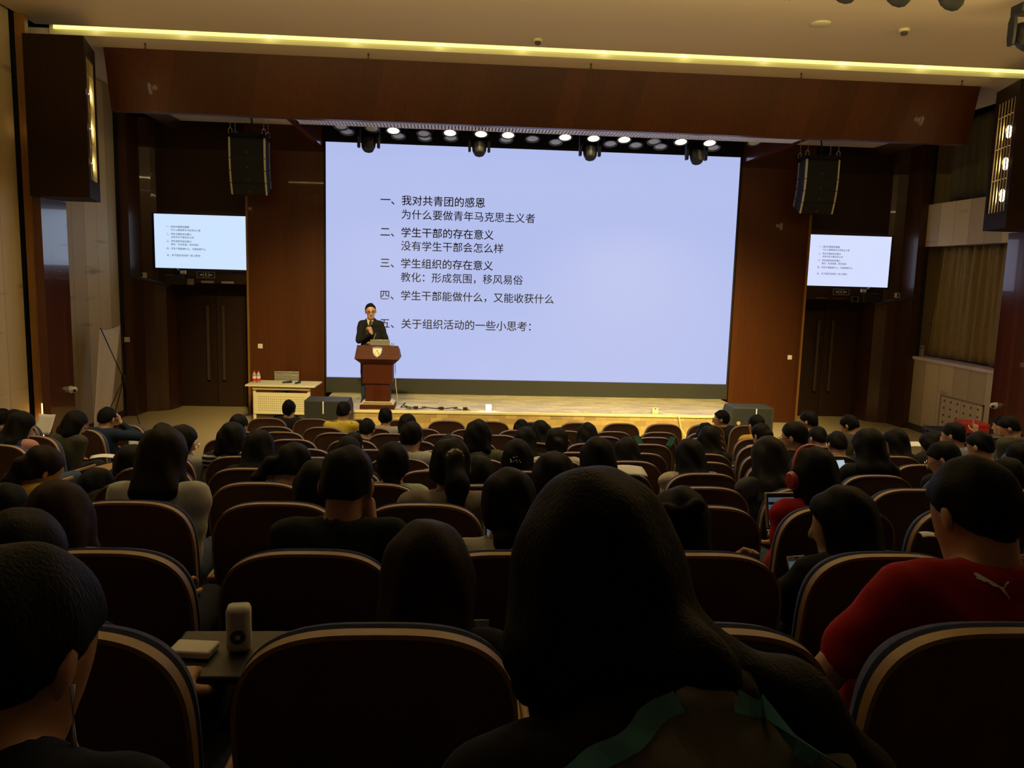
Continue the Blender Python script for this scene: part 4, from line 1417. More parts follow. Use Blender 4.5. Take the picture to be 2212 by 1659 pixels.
o = thing('stage_chair', 'cream folded chair back just visible behind the lectern', 'chair', (LX - 0.24, LY + 0.75, LZ))
m = MB()
m.bb(-0.06, 0.34, 0.0, 0.03, 0.10, 0.40)
m.obj('back', 'cream_metal', o, bevel=0.01)
for x_ in (-0.05, 0.32):
    m = MB()
    m.bb(x_ - 0.012, x_ + 0.012, 0.0, 0.025, 0, 0.12)
    m.obj('leg', 'chrome', o)

# sockets, cables and the bright spot on the stage edge
for i, (x_, y_, kind) in enumerate(((-2.17, 14.12, 'flip'), (-1.72, 14.10, 'flip'), (-1.30, 14.10, 'flip'), (0.52, 14.08, 'flat'), (0.86, 14.08, 'flat'), (1.35, 14.1, 'flat'), (1.9, 14.1, 'flat'))):
    o = thing('floor_socket', 'brass floor socket on the stage edge, %s from the lectern' % ordinal(i), 'socket', (x_, y_, 0.466), group='floor sockets')
    m = MB()
    m.bb(-0.07, 0.07, -0.05, 0.05, 0, 0.008)
    m.obj('plate', 'gold', o)
    if kind == 'flip':
        m = MB()
        m.bb(-0.04, 0.04, -0.02, 0.02, 0.008, 0.06)
        m.obj('plug', 'black', o, bevel=0.006)
o = thing('stage_floodlight', 'small bright white floor light glowing near the stage edge', 'floor light', (-0.89, 14.14, 0.466), R_(6))
m = MB()
m.bb(-0.055, 0.055, -0.03, 0.03, 0, 0.10)
m.obj('case', 'white_plastic', o, bevel=0.008)
m = MB()
m.bb(-0.048, 0.048, -0.034, -0.03, 0.012, 0.09)
m.bb(-0.048, 0.048, -0.025, 0.025, 0.1, 0.103)
m.obj('window', 'lens_lit', o)
lamp('floodlight_lamp', 'POINT', (-0.89, 14.02, 0.60), 3.0, (1.0, 0.80, 0.85), shadow_soft_size=0.05)
o = thing('power_box', 'yellow power outlet box standing on the right part of the stage', 'power box', (2.1, 14.12, 0.466))
m = MB()
m.bb(-0.055, 0.055, -0.03, 0.03, 0, 0.10)
m.obj('case', 'cream_metal', o, bevel=0.004)
m = MB()
m.bb(-0.015, 0.015, -0.033, -0.03, 0.08, 0.1)
m.obj('notch', 'stud_dark', o)
m = MB()
pts = [(2.16, 14.12, 0.50), (2.28, 14.0, 0.476), (2.42, 13.93, 0.482), (2.48, 13.88, 0.44), (2.52, 13.86, 0.25), (2.62, 13.82, 0.1), (2.75, 13.7, 0.012), (3.1, 13.4, 0.012)]
m.tube(pts, 0.008, 6)
tag(m.obj('cable', 'cream_metal', smooth=True), 'pale cable running from the yellow power box down the stage front', 'cable')
m = MB()
pts = [(LX + 0.45, LY + 0.5, 0.473)]
for i in range(70):
    t = i / 69
    pts.append((-2.45 + t * 1.15 + 0.10 * math.sin(t * 26), 14.22 + 0.07 * math.sin(t * 17 + 1) + 0.03 * math.cos(t * 41), 0.473 + 0.02 * abs(math.sin(t * 13))))
m.tube(pts, 0.008, 6)
m.tube([(-2.42, 14.75, 0.473), (-2.40, 14.5, 0.473), (-2.28, 14.3, 0.476), (-2.17, 14.14, 0.50)], 0.008, 6)
tag(m.obj('cable', 'black', smooth=True), 'tangled black cables on the stage beside the lectern', 'cable')
m = MB()
m.tube([(LX + 0.29, LY + 0.05, LZ + 0.80), (LX + 0.30, LY + 0.06, LZ + 0.4), (LX + 0.33, LY + 0.3, LZ + 0.012), (LX + 0.4, LY + 0.6, LZ + 0.01)], 0.006, 6)
tag(m.obj('cable', 'white_plastic', smooth=True), 'thin pale cable hanging down the right side of the lectern', 'cable')

# ------------------------------------------------------------ auditorium seats


def back_outline(w0, w1, w2, zb, zt, r, n=8, inset=0.0):
    """half outline, bottom centre up to top centre (x>0)"""
    pts = [(w0 - inset, zb), (w1 - inset, zb + 0.25 * (zt - zb))]
    for i in range(n + 1):
        a = PI / 2 * i / n
        e = 3.3
        pts.append((w2 * max(0, math.cos(a)) ** (2 / e), zt - 0.235 + 0.235 * math.sin(a) ** (2 / e)))
    pts.append((0.0, zt))
    return pts


REC = math.tan(R_(9))


def bend(x, z, y):
    return (x, y + (0.98 - z) * REC - 0.25 * x * x * 0.6, z)


def seat_meshes():
    half = back_outline(0.215, 0.246, 0.252, 0.36, 0.98, 0.105, n=22)
    out = half[:-1] + [(0.0, half[-1][1])] + [(-x, z) for x, z in half[-2::-1]]
    n = len(out)
    m = MB()

    def sheet(o_, y0, y1):
        # strips across between mirrored points
        k = len(o_)
        vs = []
        cols = 7
        hf = (k + 1) // 2
        for j in range(hf):
            xr, z = o_[j]
            for c in range(cols):
                x = xr * (1 - 2 * c / (cols - 1))
                vs.append((x, z))
        F = [bend(x, z, y0) for x, z in vs]
        Bk = [bend(x, z, y1) for x, z in vs]
        N = len(vs)
        fs = []
        for j in range(hf - 1):
            for c in range(cols - 1):
                a = j * cols + c
                fs.append((a, a + 1, a + cols + 1, a + cols))
                fs.append((N + a, N + a + cols, N + a + cols + 1, N + a + 1))
        m.add(F + Bk, fs)
    ins = [(x * 0.985, min(z, 0.976)) for x, z in out]
    sheet(ins, 0.004, 0.022)
    pan = m
    # rim: band following the outline
    m2 = MB()
    ring = []
    for (x, z) in out:
        ring.append((x, z))
    inner = []
    for (x, z) in out:
        L = math.hypot(x, z - 0.72)
        s = (L - 0.009) / L
        inner.append((x * s, 0.72 + (z - 0.72) * s))
    vs = []
    for i in range(n):
        (x, z), (xi, zi) = ring[i], inner[i]
        vs += [bend(xi, zi, -0.002), bend(x, z, 0.0), bend(x, z, 0.027), bend(xi, zi, 0.029)]
    fs = []
    for i in range(n - 1):
        for j in range(4):
            fs.append((i * 4 + j, i * 4 + (j + 1) % 4, (i + 1) * 4 + (j + 1) % 4, (i + 1) * 4 + j))
    m2.add(vs, fs)
    # cushion in front of the shell
    m3 = MB()
    vs, N = [], 0
    rings = [(0.028, -0.006), (0.042, 0.0015), (0.065, -0.006), (0.085, -0.02), (0.095, -0.06)]
    for (yy, ins_) in rings:
        for (x, z) in out:
            L = math.hypot(x, z - 0.70)
            s = (L + ins_) / L
            vs.append(bend(x * s, 0.70 + (z - 0.70) * s, yy))
    for k in range(len(rings) - 1):
        for i in range(n - 1):
            fs_ = (k * n + i, k * n + i + 1, (k + 1) * n + i + 1, (k + 1) * n + i)
            m3.f.append(fs_)
        m3.f.append((k * n + n - 1, k * n, (k + 1) * n, (k + 1) * n + n - 1))
    m3.f.append(tuple((len(rings) - 1) * n + i for i in range(n)))
    m3.v = vs
    m3.m = [0] * len(m3.f)
    return pan, m2, m3


def build_seat():
    t = thing('auditorium_seat', 'seat', 'seat')
    a, b, c = seat_meshes()
    a.obj('back_panel', 'seat_wood', t, smooth=True)
    b.obj('back_rim', 'seat_edge', t, smooth=True)
    c.obj('back_cushion', 'blue_cushion', t, smooth=True)
    m = MB()
    m.bb(-0.225, 0.225, 0.20, 0.60, 0.40, 0.45)
    m.bb(-0.215, 0.215, 0.21, 0.59, 0.36, 0.40)
    m.obj('seat_cushion', 'blue_cushion', t, bevel=0.02)
    for q in (-1, 1):
        m = MB()
        m.bb(q * 0.267, q * 0.2845, 0.10, 0.44, 0.615, 0.645)
        m.obj('armrest', 'seat_edge', t, bevel=0.008)
        m = MB()
        m.prism([(0.14, 0.0), (0.36, 0.0), (0.36, 0.02), (0.29, 0.04), (0.30, 0.615), (0.14, 0.615), (0.2, 0.04), (0.14, 0.02)], q * 0.269, q * 0.283, 'x')
        m.obj('leg', 'black_metal', t)
    return t


def ce(k):
    return -1.577 if k % 2 == 0 else -1.862


# row (0 nearest the photo's viewer) : first and last place
ROWS = {-1: (0, 2), 0: (-1, 2), 1: (-2, 4), 2: (-2, 4), 3: (-2, 6), 4: (-3, 7), 5: (-3, 9), 6: (-4, 9), 7: (-3, 7), 8: (-4, 6), 9: (-3, 6), 10: (-4, 7)}
SEATS = []
for k, (a, b) in ROWS.items():
    for n_ in range(a, b + 1):
        dx = 0.12 if (k == 8 and n_ == -4) else 0
        SEATS.append((k, ce(k) + 0.57 * n_ + dx, yk(k), 0.0, 'c'))
for k, xs in ((9, (-7.0, -6.42, -5.83, -5.25)), (8, (-6.64, -5.98, -5.32)), (7, (-5.96, -5.34)), (6, (-5.75, -5.14))):
    for x in xs:
        SEATS.append((k, x, yk(k), R_(-17), 'l'))
for k, xs in ((7, (3.68, 4.26, 4.84)), (8, (4.25, 4.83, 5.41)), (9, (4.6, 5.18, 5.76))):
    for x in xs:
        SEATS.append((k, x, yk(k), R_(15), 'r'))
seat0 = build_seat()
ROWNAME = lambda k: ordinal(10 - k)
for grp, gname in (('c', 'centre block'), ('l', 'left wing'), ('r', 'right wing')):
    ks = sorted(set(s[0] for s in SEATS if s[4] == grp))
    for k in ks:
        row = sorted([s for s in SEATS if s[4] == grp and s[0] == k], key=lambda s: s[1])
        for i, (kk, x, y, rz, g_) in enumerate(row):
            if grp == 'c':
                lb = 'wood-backed auditorium seat, centre block, %s row from the stage, %s from the left' % (ROWNAME(k), ordinal(i))
            else:
                lb = 'wood-backed auditorium seat turned inward, %s, level with centre row %d, %s from the left' % (gname, 11 - k, ordinal(i))
            gr = 'auditorium seats in the %s' % gname
            if seat0 is not None and seat0['label'] == 'seat':
                seat0.location, seat0.rotation_euler = (x, y, fz(k)), (0, 0, rz)
                seat0['label'], seat0['group'] = lb, gr
                o = seat0
            else:
                o = dup(seat0, (x, y, fz(k)), rz, lb, gr)
            if grp == 'c' and k == 10 and i in (4, 5):
                m = MB()
                m.prism([(0.075 * math.cos(q * PI / 8) , 0.70 + 0.028 * math.sin(q * PI / 8)) for q in range(16)], -0.004, 0.004, 'y')
                m.v = [bend(x_, z_, y_ - 0.006) for x_, y_, z_ in m.v]
                m.obj('number_plate', 'blue_plate', o)
            if grp == 'c' and k == 0 and i == 0:
                m = MB()
                m.bb(0.03, 0.36, 0.42, 0.66, 0.665, 0.685)
                m.obj('writing_tablet', 'black', o, bevel=0.006)

# ------------------------------------------------------------ people: smooth implicit bodies


class Field:
    def __init__(s, lo, hi, h, zones=()):
        s.ax = []
        for i in range(3):
            marks = np.arange(lo[i], hi[i] + h, h)
            for (c, r, hh) in sorted(zones, key=lambda q: -q[2]):
                a, b = c[i] - r[i], c[i] + r[i]
                keep = marks[(marks < a - hh * 0.6) | (marks > b + hh * 0.6)]
                marks = np.sort(np.concatenate([keep, np.arange(a, b + hh, hh)]))
            s.ax.append(marks.astype(np.float32))
        s.F = np.full([len(a) for a in s.ax], 0.5, np.float32)

    def grid(s, sl=None):
        if sl is None:
            sl = [slice(None)] * 3
        return (s.ax[0][sl[0]][:, None, None], s.ax[1][sl[1]][None, :, None], s.ax[2][sl[2]][None, None, :])

    def win(s, lo, hi, mg):
        sl = []
        for i in range(3):
            a = np.searchsorted(s.ax[i], lo[i] - mg)
            b = np.searchsorted(s.ax[i], hi[i] + mg)
            sl.append(slice(max(0, a - 1), min(len(s.ax[i]), b + 1)))
        return sl

    def smin(s, sl, d, k):
        f = s.F[sl[0], sl[1], sl[2]]
        if k > 0:
            h = np.maximum(k - np.abs(f - d), 0) / k
            r = np.minimum(f, d) - h * h * k * 0.25
        else:
            r = np.minimum(f, d)
        s.F[sl[0], sl[1], sl[2]] = r

    def cap(s, a, b, ra, rb, k=0.02):
        a, b = np.array(a, np.float32), np.array(b, np.float32)
        R = max(ra, rb)
        sl = s.win(np.minimum(a, b) - R, np.maximum(a, b) + R, k + 0.03)
        X, Y, Z = s.grid(sl)
        ab = b - a
        L2 = max(float(ab @ ab), 1e-9)
        t = np.clip(((X - a[0]) * ab[0] + (Y - a[1]) * ab[1] + (Z - a[2]) * ab[2]) / L2, 0, 1)
        d = np.sqrt((X - a[0] - t * ab[0]) ** 2 + (Y - a[1] - t * ab[1]) ** 2 + (Z - a[2] - t * ab[2]) ** 2) - (ra + t * (rb - ra))
        s.smin(sl, d, k)

    def loc(s, sl, c, R):
        X, Y, Z = s.grid(sl)
        X, Y, Z = X - c[0], Y - c[1], Z - c[2]
        return (X * R[0][0] + Y * R[1][0] + Z * R[2][0], X * R[0][1] + Y * R[1][1] + Z * R[2][1], X * R[0][2] + Y * R[1][2] + Z * R[2][2])

    def ell(s, c, r, R=np.eye(3), k=0.02, sub=False):
        m = max(r)
        sl = s.win(np.array(c) - m, np.array(c) + m, k + 0.03)
        x, y, z = s.loc(sl, c, R)
        k0 = np.sqrt((x / r[0]) ** 2 + (y / r[1]) ** 2 + (z / r[2]) ** 2)
        k1 = np.sqrt((x / r[0] ** 2) ** 2 + (y / r[1] ** 2) ** 2 + (z / r[2] ** 2) ** 2) + 1e-6
        d = (k0 * (k0 - 1) / k1).astype(np.float32)
        if sub:
            f = s.F[sl[0], sl[1], sl[2]]
            h = np.maximum(k - np.abs(f + d), 0) / k
            s.F[sl[0], sl[1], sl[2]] = np.maximum(f, -d) + h * h * k * 0.25
        else:
            s.smin(sl, d, k)

    def mesh(s):
        F = s.F
        F[0], F[-1] = 0.5, 0.5
        F[:, 0], F[:, -1] = 0.5, 0.5
        F[:, :, 0], F[:, :, -1] = 0.5, 0.5
        nx, ny, nz = F.shape
        S = F < 0
        cs = (nx - 1, ny - 1, nz - 1)
        acc = {}
        ids_all, pos_all, quads = [], [], []
        st = np.array([cs[1] * cs[2], cs[2], 1])
        for ax in range(3):
            a = [slice(None)] * 3
            b = [slice(None)] * 3
            a[ax], b[ax] = slice(0, -1), slice(1, None)
            m = S[tuple(a)] != S[tuple(b)]
            ii = np.argwhere(m)
            if not len(ii):
                continue
            jj = ii.copy()
            jj[:, ax] += 1
            f0, f1 = F[ii[:, 0], ii[:, 1], ii[:, 2]], F[jj[:, 0], jj[:, 1], jj[:, 2]]
            t = f0 / (f0 - f1)
            p = np.stack([s.ax[q][ii[:, q]] for q in range(3)], 1)
            p[:, ax] += t * (s.ax[ax][jj[:, ax]] - s.ax[ax][ii[:, ax]])
            o1, o2 = [(1, 2), (2, 0), (0, 1)][ax]
            cells = []
            for d1, d2 in ((-1, -1), (0, -1), (0, 0), (-1, 0)):
                c = ii.copy()
                c[:, o1] += d1
                c[:, o2] += d2
                idx = c @ st
                cells.append(idx)
                ids_all.append(idx)
                pos_all.append(p)
            q = np.stack(cells, 1)
            flip = F[ii[:, 0], ii[:, 1], ii[:, 2]] > 0
            q[flip] = q[flip][:, ::-1]
            quads.append(q)
        if not ids_all:
            return None
        ids, pos, quads = np.concatenate(ids_all), np.concatenate(pos_all), np.concatenate(quads)
        u, inv = np.unique(ids, return_inverse=True)
        cnt = np.bincount(inv)
        V = np.stack([np.bincount(inv, pos[:, i]) / cnt for i in range(3)], 1)
        Q = np.searchsorted(u, quads)
        return V, Q

    def obj(s, name, mats, parent, faces_mat=None):
        r = s.mesh()
        if r is None:
            return None
        V, Q = r
        me = bpy.data.meshes.new(name)
        me.vertices.add(len(V))
        me.vertices.foreach_set('co', V.astype(np.float32).ravel())
        me.loops.add(len(Q) * 4)
        me.loops.foreach_set('vertex_index', Q.astype(np.int32).ravel())
        me.polygons.add(len(Q))
        me.polygons.foreach_set('loop_start', np.arange(len(Q), dtype=np.int32) * 4)
        me.polygons.foreach_set('use_smooth', np.ones(len(Q), bool))
        for k in ([mats] if isinstance(mats, str) else mats):
            me.materials.append(MATS[k])
        if faces_mat is not None:
            cen = V[Q].mean(1)
            me.polygons.foreach_set('material_index', faces_mat(cen).astype(np.int32))
        me.update(calc_edges=True)
        o = bpy.data.objects.new(name, me)
        C.objects.link(o)
        if parent is not None:
            o.parent = parent
        return o


def rot_zx(yaw, pitch, roll=0.0):
    y, p = R_(-yaw), R_(-pitch)
    Rz = np.array([[math.cos(y), -math.sin(y), 0], [math.sin(y), math.cos(y), 0], [0, 0, 1]])
    Rx = np.array([[1, 0, 0], [0, math.cos(p), -math.sin(p)], [0, math.sin(p), math.cos(p)]])
    r = R_(roll)
    Ry = np.array([[math.cos(r), 0, math.sin(r)], [0, 1, 0], [-math.sin(r), 0, math.cos(r)]])
    return Rz @ Rx @ Ry


def ik(S, W, L1, L2, pole):
    S, W = np.array(S, float), np.array(W, float)
    d = W - S
    D = np.linalg.norm(d)
    if D > (L1 + L2) * 0.985:
        W = S + d / D * (L1 + L2) * 0.985
        d = W - S
        D = np.linalg.norm(d)
    u = d / D
    a = (L1 * L1 - L2 * L2 + D * D) / (2 * D)
    h = math.sqrt(max(L1 * L1 - a * a, 0))
    p = np.array(pole, float)
    p = p - u * (p @ u)
    p = p / (np.linalg.norm(p) + 1e-9)
    return S + u * a + p * h, W


def unit(v):
    v = np.array(v, float)
    return v / (np.linalg.norm(v) + 1e-9)


def hand(f, W, d, n, side, curl, r=0.0088, point=False):
    """palm from the wrist W along d, palm normal n, thumb on `side` (+1/-1 along n x d); curl in degrees per joint"""
    d, n = unit(d), unit(n)
    s = unit(np.cross(d, n)) * side
    n = unit(n - d * (n @ d))
    P = lambda a, b, c: W + d * a + s * b + n * c
    for b in (-0.030, -0.010, 0.010, 0.028):
        f.cap(P(0.005, b * 0.6, 0), P(0.085, b, 0), 0.015, 0.0125, 0.012)
    lens = (0.058, 0.073, 0.080, 0.072)
    for i, b in enumerate((-0.031, -0.0105, 0.0105, 0.030)):
        c1 = R_(curl * (0.9 + 0.08 * (3 - i)))
        if point and i == 3:
            c1 = 0.05
        L = lens[i]
        p0 = P(0.086, b, 0)
        v1 = d * math.cos(c1) + n * math.sin(c1) + s * b * 1.2
        p1 = p0 + unit(v1) * L * 0.52
        c2 = c1 * 2.0
        p2 = p1 + unit(d * math.cos(c2) + n * math.sin(c2)) * L * 0.34
        c3 = c1 * 2.7
        p3 = p2 + unit(d * math.cos(c3) + n * math.sin(c3)) * L * 0.22
        f.cap(p0, p1, r * 1.05, r, 0.004)
        f.cap(p1, p2, r, r * 0.93, 0.003)
        f.cap(p2, p3, r * 0.93, r * 0.82, 0.003)
    t0 = P(0.022, 0.026, 0.004)
    t1 = t0 + unit(d * 0.55 + s * 0.75 + n * 0.45) * 0.042
    t2 = t1 + unit(d * 0.85 + s * 0.25 + n * 0.5) * 0.032
    t3 = t2 + unit(d * 0.95 + n * 0.35) * 0.022
    f.cap(t0, t1, 0.015, 0.0115, 0.008)
    f.cap(t1, t2, 0.0115, 0.0100, 0.004)
    f.cap(t2, t3, 0.0100, 0.0085, 0.004)


SHORT_SLEEVE = {'p18', 'p58', 'p22', 'p44', 'p59'}
LEGS = 'trouser'


def head_sdf(f, H, Rh, detail, sc_=1.0):
    A = lambda x, y, z: H + Rh @ (np.array([x, y, z]) * sc_)
    f.ell(A(0, -.012, .03), np.array((.074, .093, .088)) * sc_, Rh, 0.02)
    f.ell(A(0, .028, -.03), np.array((.060, .062, .088)) * sc_, Rh, 0.03)
    f.ell(A(0, .046, -.088), np.array((.040, .036, .028)) * sc_, Rh, 0.03)
    f.cap(A(0, .086, .006), A(0, .106, -.032), .008 * sc_, .0125 * sc_, 0.012)
    for q in (-1, 1):
        f.cap(A(q * .008, .092, -.036), A(q * .014, .09, -.037), .008 * sc_, .007 * sc_, 0.006)
        Re = Rh @ rot_zx(-q * 25, 0)
        f.ell(A(q * .079, -.010, -.006), np.array((.010, .020, .032)) * sc_, Re, 0.010)
        if detail:
            f.ell(A(q * .081, -.004, -.004), np.array((.006, .010, .018)) * sc_, Re, 0.004, sub=True)
            f.ell(A(q * .031, .098, .006), np.array((.017, .016, .011)) * sc_, Rh, 0.008, sub=True)
            f.ell(A(q * .031, .080, .005), np.array((.0135, .0135, .0115)) * sc_, Rh, 0.004)
            f.cap(A(q * .016, .090, .022), A(q * .045, .080, .022), .006 * sc_, .005 * sc_, 0.008)
    if detail:
        f.cap(A(-.018, .086, -.058), A(.018, .086, -.058), .0052 * sc_, .0052 * sc_, 0.006)
        f.cap(A(-.015, .084, -.069), A(.015, .084, -.069), .0062 * sc_, .0062 * sc_, 0.006)


def hair_sdf(style, H, Rh, N, Cc, col, parent, near, seed, w=1.0):
    """one hair mesh; returns it"""
    h = 0.0065 if near else 0.010
    A = lambda x, y, z: H + Rh @ np.array([x, y, z])
    lo, hi = H - 0.2, H + 0.2
    longs = {'mid': .05, 'long': .13, 'long2': .34, 'r2': .36, 'longR': .20, 'clip': .16, 'bob': .02}
    if style in longs or style.startswith('pony') or style == 'bun':
        lo = np.minimum(lo, np.array([H[0] - .26, min(H[1], N[1]) - .30, N[2] - longs.get(style, .2) - .15]))
        hi = np.maximum(hi, np.array([H[0] + .26, H[1] + .16, H[2] + .2]))
    if style == 'longR':
        lo = lo - 0.1
        hi = hi + np.array([0.45, 0.25, 0.0])
    f = Field(lo, hi, h)
    male = style in ('short', 'bowl', 'crop')
    g = 1.06 if male else 1.13
    if style.startswith('pony') or style == 'bun':
        g = 1.06
    g *= w
    f.ell(A(0, -.016, .033), ((.079 if male else .084) * g, .099 * g, .094 * (0.5 + 0.5 * g)), Rh, 0.02)
    if not male:
        f.ell(A(0, -.035, -.03), (.078 * g, .075 * g, .085), Rh, 0.03)
    else:
        f.ell(A(0, -.045, -.02), (.070 * g, .062 * g, .075), Rh, 0.03)
    # face and nape cuts on the cap
    x, y, z = f.loc([slice(None)] * 3, H, Rh)
    front = y - (0.036 + np.clip((z - 0.015) * 1.0, 0, 0.2))
    F = f.F
    if style == 'crop':
        front = y - (0.050 + np.clip((z - 0.050) * 1.3, 0, 0.2))
        low = -(z + 0.060 - 0.95 * (y + 0.09))
    elif style == 'bowl':
        low = -(z + 0.052 + 0 * y)
    elif male:
        low = -(z + 0.070 - 0.80 * (y + 0.09))
    elif style.startswith('pony') or style == 'bun':
        low = -(z + 0.085 - 0.62 * (y + 0.09))
    else:
        low = None
    F[:] = np.maximum(F, front)
    if low is not None:
        F[:] = np.maximum(F, low)
    B = lambda a, b, c, d, k=0.03: f.cap(a, b, c, d, k)
    N = np.array(N)
    if style == 'bob':
        for q in (-1, 0, 1):
            B(A(q * .045, -.04, .0), A(q * .055, -.052, -.115), .058, .048)
        for q in (-1, 1):
            B(A(q * .075, .0, .0), A(q * .078, .0, -.10), .028, .025)
    elif style in ('mid', 'long', 'long2', 'r2', 'clip'):
        L = longs[style]
        wd = {'long2': .08, 'r2': .072, 'mid': .058}.get(style, .05)
        for q in (-1, -0.33, 0.33, 1):
            B(A(q * .037, -.04, .01), N + np.array([q * wd, -.055, .012 if style == 'mid' else .0]), .053, .040 if style == 'mid' else .052)
            if style == 'mid':
                continue
            B(N + np.array([q * wd, -.055, .0]), N + np.array([q * wd * 1.15, -.095, -L * .5]), .054, .050)
            B(N + np.array([q * wd * 1.15, -.095, -L * .5]), N + np.array([q * wd * 1.12, -.115, -L]), .050, .030)
        for q in (-1, 1):
            B(A(q * .070, .0, .01), A(q * .076, .002, -.11), .026, .027)
            B(A(q * .076, .002, -.11), N + np.array([q * .08, -.01, -.05]), .027, .022)
        if style == 'clip':
            B(A(-.01, -.115, .035), A(-.06, -.13, .03), .012, .024, .01)
            B(A(-.01, -.115, .035), A(.045, -.13, .05), .012, .024, .01)
    elif style == 'longR':
        for q in (-1, -0.33, 0.33, 1):
            B(A(q * .050, -.04, .0), A(q * .062, -.045, -.09), .056, .052)
            B(A(q * .062, -.045, -.09), A(q * .066 + .015, -.07, -.15), .052, .030)
        for q in (-1, 1):
            B(A(q * .078, .0, .01), A(q * .085, .01, -.13), .030, .032)
        B(A(0, -.05, -.10), N + np.array([0, -.015, .035]), .06, .05)
        p0 = A(.07, -.02, -.10)
        p1 = N + np.array([.125, .02, -.03])
        p2 = N + np.array([.215, .01, -.12])
        p3 = N + np.array([.32, .03, -.26])
        B(p0, p1, .055, .052)
        B(p1, p2, .052, .044)
        B(p2, p3, .044, .026)
    elif style == 'pony':
        B(A(0, -.085, .005), A(0, -.12, -.01), .024, .026, .02)
        B(A(0, -.12, -.01), A(0.0, -.12, -.11), .030, .036)
        B(A(0.0, -.12, -.11), N + np.array([0, -.10, -.10]), .036, .018)
    elif style == 'ponyL':
        B(A(-.03, -.085, .0), A(-.06, -.11, -.03), .024, .028, .02)
        B(A(-.06, -.11, -.03), A(-.10, -.11, -.13), .034, .034)
        B(A(-.10, -.11, -.13), A(-.14, -.08, -.24), .034, .014)
    elif style == 'ponyS':
        B(A(.01, -.10, .03), A(.02, -.125, .02), .026, .028, .02)
        B(A(.02, -.125, .02), A(.03, -.15, -.09), .034, .048)
        B(A(.03, -.15, -.09), A(.035, -.14, -.20), .048, .026)
    elif style == 'bun':
        dz = -.115
        f.ell(A(0.0, -.085, dz), (.040, .036, .046), Rh, 0.015)
        f.ell(A(0, -.05, -.06), (.050, .05, .06), Rh, 0.03)
    # loose, slightly uneven outline
    X, Y, Z = f.grid()
    r = np.random.RandomState(seed)
    a1, a2, a3 = r.uniform(0, 6, 3)
    F += (0.0028 * np.sin(X * 70 + a1 + Z * 9) * np.sin(Y * 60 + a2) + 0.0022 * np.sin(Z * 45 + a3 + X * 50)).astype(np.float32)
    return f.obj('hair', 'hair_' + col, parent)


